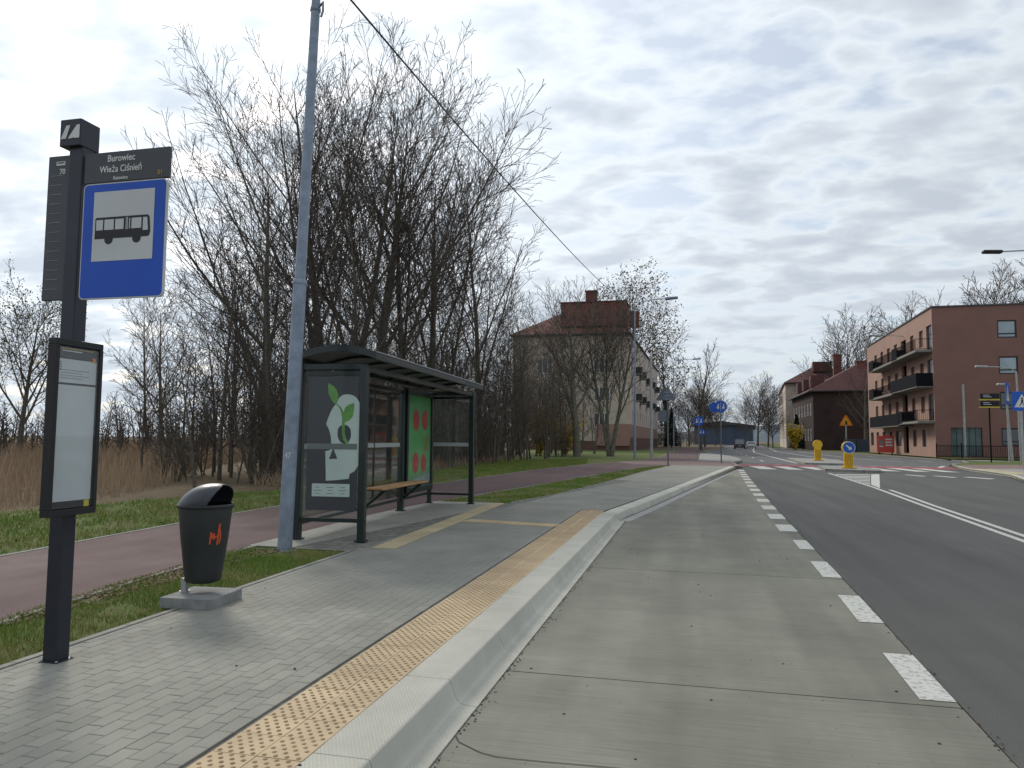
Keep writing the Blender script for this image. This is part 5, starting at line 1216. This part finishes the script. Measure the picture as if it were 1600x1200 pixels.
T9 = plant('budding_tree', 'budding tree at the far left edge beyond the bus stop post', (-45, 42), 10.2, .22, 31, P_(levels=3, kids=[14, 10, 8, 0], ang=[42, 40, 40], rmin=.014, reflen=[1, 4.5, 1.8, 1], ratio=[.62, .42, .5, .5], fall=[.45, .45, .4, .3], t0=[.2, .15, .15]), lf=(m_gleaf, .07, .8, 3, .22))
T10 = plant('sapling', 'thin leaning sapling with a forked top behind the litter bin', (-14.9, 20.2), 4.3, .06, 41, P_(levels=3, kids=[6, 6, 4, 0], segs=[8, 7, 5, 3], rmin=.006, reflen=[1, 2, 1, .5], ratio=[.75, .5, .5], ang=[44, 40, 40], t0=[.22, .2, .2], trop=[.01, .02, .02, .02]), d0=(-.16, 0, 1))
T12 = plant('bare_tree', 'dark spindly tree at the front edge of the copse behind the shelter', (-12.7, 26.6), 11.0, .10, 47, P_(levels=3, kids=[13, 8, 6, 0], rmin=.009, reflen=[1, 4.5, 1.8, 1], ratio=[.62, .42, .5, .5], fall=[.45, .45, .4, .3], ang=[38, 36, 40], t0=[.2, .15, .15]), group='bare trees of the copse')
T13 = plant('bare_tree', 'half height bare tree at the left border of the copse over the reeds', (-20.0, 29.5), 8.6, .12, 52, P_(levels=3, kids=[15, 10, 7, 0], rmin=.010, reflen=[1, 4.5, 1.8, 1], ratio=[.62, .42, .5, .5], fall=[.45, .45, .4, .3], ang=[44, 38, 40], t0=[.12, .15, .15], bias=(-.7, 0, 0)), group='bare trees of the copse')
T14 = plant('bare_tree', 'multi stemmed bare tree before the cream gable, left one', (-9.9, 67), 14., .36, 61, P_(levels=3, kids=[15, 14, 8, 0], rmin=.016, ang=[38, 34, 36], t0=[.22, .15, .12], reflen=[1, 7, 2.5, 1]), mat=m_bark2, group='trees before the cream gable')
T15 = plant('bare_tree', 'forked bare tree before the cream gable windows, right one', (-7.2, 69), 13.2, .28, 67, P_(levels=3, kids=[12, 12, 7, 0], rmin=.016, ang=[34, 34, 36], t0=[.25, .15, .12], reflen=[1, 7, 2.5, 1]), mat=m_bark2, group='trees before the cream gable', stems=[((0, 0, -.1), (-.22, 0, 1), 13.2, .22), ((.2, 0, -.1), (.14, 0, 1), 12.6, .24), ((0, 0, -.1), (-.02, 0, 1), 12.4, .17)])
# husk-laden tree rising behind the house
T16 = plant('seeding_tree', 'tall tree hung with dry seed clusters rising behind the red roof', (-12.5, 181), 40, .6, 71, P_(levels=3, reflen=[1, 14, 6, 1], ratio=[.5, .4, .5, .5], kids=[14, 9, 5, 0], rmin=.035, ang=[42, 40, 40], t0=[.35, .15, .15], segs=[8, 7, 5, 3]), lf=(m_bud, .30, .9, 7, .9))
T17 = plant('seeding_tree', 'shorter seed hung tree close to the street end of the cream house', (-5.5, 186), 25, .5, 73, P_(levels=3, reflen=[1, 9, 4, 1], ratio=[.5, .4, .5, .5], kids=[12, 8, 5, 0], rmin=.035, ang=[42, 40, 40], t0=[.35, .15, .15]), lf=(m_bud, .28, .9, 5, .8))
T18 = plant('bare_tree', 'slim upright bare tree by the far lamp on the left side', (1.8, 127), 16.0, .3, 77, P_(levels=3, reflen=[1, 7, 3, 1], ratio=[.5, .4, .5, .5], kids=[15, 11, 7, 0], rmin=.028, ang=[26, 30, 34], t0=[.22, .15, .15]))
# crowns beyond the terracotta block and down the road
def clone(src, label, loc, sc, rz, group=None):
    c = copy_tree(src); c.location = (loc[0], loc[1], .1); c.scale = (sc, sc, sc); c.rotation_euler = (0, 0, rz); c['label'] = label
    if 'group' in c: del c['group']
    if group: c['group'] = group
    return c
far = 'bare trees behind the terracotta block'
BASE = plant('bare_tree', 'bare tree crown filling the gap between brick house and terracotta block', (42, 152), 23, .42, 81, P_(levels=3, kids=[22, 17, 9, 0], rmin=.032, ang=[42, 36, 38], t0=[.2, .1, .1], reflen=[1, 12, 5, 1], ratio=[.66, .42, .5, .5]), group=far)
for x, y, s, rz, lab in ((56, 160, 1.26, 2., 'bare crown above the middle of the terracotta block roof'), (66, 158, 1.3, 4., 'tallest bare crown showing over the terracotta roof edge'), (78, 170, 1.32, 1., 'bare crown fading behind the upper corner of the terracotta block'), (34, 182, 1.15, 3., 'bare tree behind the chimneys of the brick house'), (96, 150, 1.27, 5., 'bare crown peeking over the roof at the picture edge')): clone(BASE, lab, (x, y), s, rz, far)
clone(T14, 'small bare tree standing between the brick house and the terracotta block', (26.5, 124), .8, 1.3)
dn = 'roadside trees far down the street'
for x, y, s, rz, src, lab in ((3.5, 175, .5, .4, BASE, 'round roadside tree behind the blue cycle sign'), (0., 200, .57, 1.4, BASE, 'roadside tree just past the slim upright tree'), (7.5, 225, .58, 2.2, BASE, 'roadside tree nearest the left of the blue hall'), (4.5, 215, .6, 5.2, BASE, 'dark roadside tree in the far left row'), (-6, 190, .65, 4, BASE, 'roadside tree behind the fir at the end of the cream house'), (20.2, 205, .6, 3, BASE, 'leaning roadside tree by the pale townhouse'), (20.6, 240, .8, 2.5, BASE, 'tallest roadside tree right of the road end'), (21.5, 290, .65, .5, BASE, 'last roadside tree on the right before the hall'), (19.3, 185, .37, 1., BASE, 'low roadside tree before the townhouse front')): clone(src, lab, (x, y), s, rz, dn)

# firs
def fir(name, label, loc, H, seed, mat=m_fir):
    t = thing(name, label, 'tree', (loc[0], loc[1], .1)); r = random.Random(seed); q = MB(); q.tube([(0, 0, 0), (0, 0, H)], [H*.02, .02], m_bark, 6); q.build('trunk', t); V_, F_ = [], []
    for _ in range(2600):
        z = H*(.08+.92*r.random()**1.25); R2 = (H-z)*.26*(.4+.6*r.random()); a = r.random()*6.283; c = Vector((R2*math.cos(a), R2*math.sin(a), z-R2*.25)); s = .32*r.uniform(.5, 1.2); d = Vector((math.cos(a), math.sin(a), -.3+r.gauss(0, .3))); b_ = Vector((-d.y, d.x, r.gauss(0, .4))); o = len(V_)
        for p in (c+d*s, c+b_*s*.35, c-d*s*.8, c-b_*s*.35): V_.append(tuple(p))
        F_.append((o, o+1, o+2, o+3))
    link('crown', mk('crown', V_, F_, mat), t); return t
fir('fir_tree', 'dark conical fir past the far end of the cream house', (-5.2, 178), 13.5, 1)
fir('fir_tree', 'low dark fir beside the cycle path in the distance', (-3.6, 163), 8.5, 2)
fir('yew_tree', 'dark evergreen bush between the pale townhouse and the brick house', (21.3, 160), 7.0, 3)

# forsythia and shrubs
def shrub(name, label, loc, H, Rr, n, mat, seed, size=.12, stems=30):
    t = thing(name, label, 'bush', (loc[0], loc[1], .1)); r = random.Random(seed); q = MB(); V_, F_ = [], []
    for _ in range(stems):
        a = r.random()*6.283; R2 = Rr*r.uniform(.2, .95); h = H*r.uniform(.6, 1.05); p1 = Vector((R2*.4*math.cos(a), R2*.4*math.sin(a), h*.5)); p2 = Vector((R2*math.cos(a), R2*math.sin(a), h))
        q.tube([(0, 0, 0), p1, p2], [.03, .02, .01], m_twig, 3, False)
        for _k in range(n//stems):
            u = r.random()**.6; c = (p1.lerp(p2, (u-.4)/.6) if u > .4 else Vector((0, 0, 0)).lerp(p1, u/.4))+Vector((r.gauss(0, .16), r.gauss(0, .16), r.gauss(0, .16)))*Rr*.5; s = size*r.uniform(.5, 1.3); d = Vector((r.gauss(0, 1), r.gauss(0, 1), r.gauss(0, 1))).normalized(); b_ = d.orthogonal(); o = len(V_)
            for p in (c+d*s, c+b_*s*.7, c-d*s, c-b_*s*.7): V_.append(tuple(p))
            F_.append((o, o+1, o+2, o+3))
    q.build('stems', t); link('blossom', mk('blossom', V_, F_, mat), t, kind='stuff'); return t
shrub('forsythia_bush', 'yellow flowering bush in front of the cream gable behind thin trunks', (-13.6, 68.5), 4.8, 2.6, 1500, m_forsy, 4, .11, 60)
shrub('forsythia_bush', 'second smaller yellow flowering bush close to the copse edge', (-11.6, 71), 3.6, 1.9, 900, m_forsy, 5, .11, 50)
shrub('forsythia_bush', 'yellow flowering bush beside the white notice board', (18.6, 142), 4.6, 1.7, 1800, m_forsy, 6, .16, 40)

# nest
r = random.Random(8); q = MB()
for _ in range(160):
    d = Vector((r.gauss(0, 1), r.gauss(0, 1), r.gauss(0, .7))).normalized(); p = d*.28*r.uniform(.6, 1.1); a = Vector((r.gauss(0, 1), r.gauss(0, 1), r.gauss(0, .5))).normalized()*.22; q.tube([p-a, p+a], .012, m_twill, 3, False)
q.lathe([(0, -.22), (.2, -.16), (.27, 0), (.2, .14), (0, .16)], m_twill, 10)
ns = q.build('bird_nest', None); ns.location = (-14.1, 34.6, 12.4); tag(ns, 'dark twig nest high in the bare branches above the shelter', 'bird nest')

# thin trunks of the wood
SAP = []
for k in range(6):
    r = random.Random(100+k); H = r.uniform(7, 9)
    tr = Tree(200+k, P_(levels=3, segs=[9, 6, 4, 2], sides=[5, 3, 3, 3], kids=[22, 7, 4, 0], reflen=[1, 2, 1, .5], ratio=[.30, .5, .5], ang=[42, 42, 42], rmin=.008, t0=[.10, .15, .2], trop=[.02, .05, .03, .02], fall=[.3, .4, .3], wob=[.03, .09, .12, .15]))
    tr.grow(Vector((0, 0, -.1)), Vector((r.gauss(0, .05), r.gauss(0, .05), 1)).normalized(), H, r.uniform(.055, .085), 0)
    SAP.append((mk('trunk', tr.tv, tr.tf, m_bark), mk('crown', tr.cv, tr.cf, m_twig), len(tr.cf)))
MUL = []
for k in range(3):                                     # clumps of whips, bushier near the ground
    tr = Tree(300+k, P_(levels=2, segs=[7, 5, 3], sides=[4, 3, 3], kids=[14, 5, 0], reflen=[1, 1.5, 1], ratio=[.32, .5], ang=[36, 40], rmin=.007, t0=[.05, .15], trop=[.03, .05, .03], wob=[.06, .1, .12]))
    r = random.Random(k)
    for _ in range(9): tr.grow(Vector((r.gauss(0, .35), r.gauss(0, .35), -.1)), Vector((r.gauss(0, .28), r.gauss(0, .28), 1)).normalized(), r.uniform(3, 5.2), .028, 0)
    MUL.append((mk('trunk', tr.tv, tr.tf, m_bark), mk('crown', tr.cv, tr.cf, m_twig)))
r = random.Random(77)
def front(y): return -12.4+(y-22)*.05 if y < 60 else -10.5
spots = []
while len(spots) < 120:
    y = 23+47*r.random()**1.15; x = front(y)-.2-(r.random()**1.3)*(3.5+y*.18)
    if all((x-a)**2+(y-b_)**2 > .55 for a, b_ in spots): spots.append((x, y))
LAB = 'thin bare trunk among the many crowding the copse behind the shelter'
for x, y in spots:
    tm_, cm_, _ = SAP[r.randrange(6)]
    t = thing('thin_tree', LAB, 'tree', (x, y, .1), r.random()*6.28, 'thin trunks crowding the copse'); s = r.uniform(.5, 1.15)*(1+.005*(y-22)); t.scale = (s, s, s*r.uniform(.9, 1.15))
    link('trunk', tm_, t); link('crown', cm_, t)
LAB2 = 'bare bushy clump of whips in the undergrowth of the copse'
for _ in range(46):
    y = 22+44*r.random(); x = front(y)-.6-(r.random()**1.2)*(3+y*.18); m_ = MUL[r.randrange(3)]
    t = thing('bare_shrub', LAB2, 'bush', (x, y, .1), r.random()*6.28, 'bare shrubs in the copse undergrowth'); s = r.uniform(.6, 1.1); t.scale = (s*1.2, s*1.2, s); link('stems', m_[0], t, kind='stuff'); link('twigs', m_[1], t, kind='stuff')
# row of young trunks between copse and cream house
for k in range(20):
    x = -22+12.5*r.random(); y = 70+14*r.random(); tm_, cm_, _ = SAP[r.randrange(6)]
    t = thing('thin_tree', 'thin bare trunk in the screen of young trees before the cream gable', 'tree', (x, y, .1), r.random()*6.28, 'young trees before the cream gable'); s = r.uniform(.9, 1.5); t.scale = (s, s, s); link('trunk', tm_, t); link('crown', cm_, t)
# distant wood: one mass beyond the reed field and behind the copse
def mass(name, pts, hs, seed, label, mat=m_twig):
    r = random.Random(seed); V_, F_ = [], []
    for (x, y), h in zip(pts, hs):
        tr = Tree(r.randrange(10**6), P_(levels=2, segs=[5, 4, 2], sides=[3, 3, 3], kids=[20, 7, 0], reflen=[1, 3, 1], ratio=[.36, .42], ang=[42, 40], rmin=.022, t0=[.06, .12], trop=[.02, .05, .04]))
        tr.grow(Vector((x, y, 0)), Vector((r.gauss(0, .06), r.gauss(0, .06), 1)).normalized(), h, .09+h*.006, 0)
        for VV, FF in ((tr.tv, tr.tf), (tr.cv, tr.cf)):
            o = len(V_); V_ += VV; F_ += [tuple(a+o for a in f) for f in FF]
    me = mk(name, V_, F_, mat); o = link(name, me, None, kind='stuff'); tag(o, label, 'woodland'); return o
r = random.Random(5); pts, hs = [], []
for k in range(230):
    a = R_(r.uniform(17, 56)); d = r.uniform(62, 120) if k % 3 else r.uniform(48, 70); pts.append((-math.sin(a)*d, math.cos(a)*d)); hs.append(r.uniform(3.0, 5.0)*d/75)
mass('distant_wood', pts, hs, 6, 'dark bare woodland closing the reed field in the distance')
pts, hs = [], []
for k in range(80):
    y = r.uniform(40, 100); x = -18-(y-30)*.10-r.random()*18; pts.append((x, y)); hs.append(r.uniform(5, 8.5))
mass('inner_wood', pts, hs, 7, 'dense tangle of trunks deep inside the copse')

pts, hs = [], []
for k in range(60):
    y = r.uniform(150, 330); x = -9+(y-150)*.06-r.random()**2*14+r.random()*6; pts.append((min(x, 2+(y-150)*.045), y)); hs.append(r.uniform(5, 11))
mass('distant_wood', pts, hs, 8, 'brown bare thicket closing the left side of the road in the distance')
# ------------------------------------------------------------------ GRASS, REEDS, LITTER
def inpoly(x, y, P):
    c = False; j = len(P)-1
    for i in range(len(P)):
        if (P[i][1] > y) != (P[j][1] > y) and x < (P[j][0]-P[i][0])*(y-P[i][1])/(P[j][1]-P[i][1])+P[i][0]: c = not c
        j = i
    return c
from mathutils import noise
def blades(name, poly, n, h, w, z, mats, label, cat, seed, ymin=2., power=1.6, patch=.0, lean=.35, keep=None):
    r = random.Random(seed); xs = [p[0] for p in poly]; ys = [p[1] for p in poly]; V_, F_, Mi = [], [], []; k = 0; y0 = max(min(ys), ymin); y1 = max(ys)
    tries = 0
    while k < n and tries < n*30:
        tries += 1; x = r.uniform(min(xs), max(xs)); y = y0+(y1-y0)*r.random()**power
        if not inpoly(x, y, poly): continue
        nv = noise.noise(Vector((x*.9, y*.9, seed)))+.5*noise.noise(Vector((x*3.1, y*3.1, seed+5)))
        if nv < patch and r.random() > .25: continue
        k += 1; a = r.random()*6.283; hh = h*r.uniform(.4, 1.25)*(1+(.9 if h > .6 else .5)*nv); ww = w*r.uniform(.6, 1.3)*(1+.02*y); lx, ly = r.gauss(0, lean)*hh, r.gauss(0, lean)*hh; cx, cy = math.cos(a)*ww/2, math.sin(a)*ww/2; o = len(V_)
        V_ += [(x-cx, y-cy, z), (x+cx, y+cy, z), (x+cx*.6+lx*.4, y+cy*.6+ly*.4, z+hh*.6), (x-cx*.6+lx*.4, y-cy*.6+ly*.4, z+hh*.6), (x+lx, y+ly, z+hh)]
        F_ += [(o, o+1, o+2, o+3), (o+3, o+2, o+4)]; mi = 0 if r.random() < (.88+.4*nv) else 1; Mi += [mi, mi]
    me = bpy.data.meshes.new(name); me.from_pydata(V_, [], F_); [me.materials.append(m) for m in mats]; me.polygons.foreach_set('material_index', Mi); me.update()
    o = link(name, me, None, kind='stuff'); tag(o, label, cat); return o
vp1 = [(-5.45, 2), (-5.56, 5.04), (-5.74, 6.3), (-5.88, 7.5), (-6.0, 9.2), (-4.5, 9.2), (-4.44, 4), (-4.42, 2)]
blades('grass_strip', vp1, 21000, .055, .006, .135, [m_blade, m_blade2], 'short patchy grass between the pavement and the maroon path', 'grass', 1, patch=-.22, power=1.)
vp2 = [(-5.95, 17.4), (-5.6, 19.3), (-4.9, 24.6), (-4.0, 31.9), (-2.9, 40.6), (-1.6, 45.2), (-1.35, 44.5), (-2.2, 37.1), (-3.1, 25.7), (-3.68, 20.3), (-4.25, 17.5)]
blades('grass_wedge', vp2, 14000, .055, .010, .137, [m_blade, m_blade2], 'narrow wedge of grass beyond the shelter beside the pavement', 'grass', 2, patch=-.05, power=1.2)
lawnp = [(-8.35, 5), (-8.5, 7.7), (-8.82, 11.4), (-8.97, 15.4), (-8.67, 20), (-8.14, 27.5), (-7.5, 36.9), (-6.2, 46), (-8, 60), (-13, 52), (-12.2, 40), (-12.0, 30), (-11.6, 20), (-12.4, 16.6), (-13.2, 12.4), (-11.5, 5)]
blades('lawn_grass', lawnp, 60000, .085, .011, .125, [m_blade, m_blade2], 'green grass bank between the maroon path and the reeds', 'grass', 3, patch=-.2, power=1.35)
reedp = [(-12.3, 8), (-13.9, 12.4), (-14.3, 16.6), (-16.0, 20.3), (-19, 25), (-24, 34), (-34, 60), (-30, 85), (-95, 110), (-80, 60), (-48, 26), (-26, 8)]
blades('reed_field', reedp, 90000, .80, .018, .05, [m_reed, m_blade2], 'tall dry brown reeds filling the field', 'reeds', 4, ymin=8, patch=-.35, power=1.5, lean=.16)
wp = [(-12.3, 21), (-12.1, 30), (-12.3, 40), (-12.8, 52), (-20, 60), (-24, 50), (-18, 30), (-14, 22)]
blades('undergrowth', wp, 14000, .45, .016, .08, [m_reed, m_blade2], 'dry stalks and litter under the copse', 'undergrowth', 5, ymin=20, patch=-.4, power=1.2, lean=.5)
# fallen leaves and crumbs on the grass strip
r = random.Random(12); V_, F_ = [], []
for k in range(3800):
    if k < 2300: x, y = -5.35-.6*r.random()**1.5, 2.5+7.*r.random(); x = max(x, -5.5-.06*y)
    else: x, y = r.uniform(-12.5, -8.9), r.uniform(7, 30)
    if k < 2300 and not inpoly(x, y, vp1): continue
    s = r.uniform(.012, .035); a = r.random()*6.28; o = len(V_)
    for j in range(4): V_.append((x+s*math.cos(a+j*1.57)*(1 if j % 2 else .55), y+s*math.sin(a+j*1.57)*(1 if j % 2 else .55), .145+r.uniform(0, .03)))
    F_.append((o, o+1, o+2, o+3))
rr3 = random.Random(44); gv = MB()
for _ in range(260):
    a = rr3.random()*6.28; d = rr3.random()**.5*.75; x, y = -5.25+d*math.cos(a)*.8, 9.1+d*math.sin(a); s = rr3.uniform(.008, .022)
    if x > -4.6 or y > 9.33: continue
    gv.lathe([(s, .136), (s*.8, .136+s*.6), (0, .136+s*.8)], m_edge, 5, (x, y, 0))
o = gv.build('gravel', None, kind='stuff'); tag(o, 'pale gravel crumbs around the foot of the lamp column', 'gravel')
me = mk('fallen_leaves', V_, F_, M('fallen_leaf', (.20, .145, .085), .9, .4, 8, col2=(.11, .08, .05))); o = link('fallen_leaves', me, None, kind='stuff'); tag(o, 'fallen brown leaves scattered along the grass edges', 'leaves')
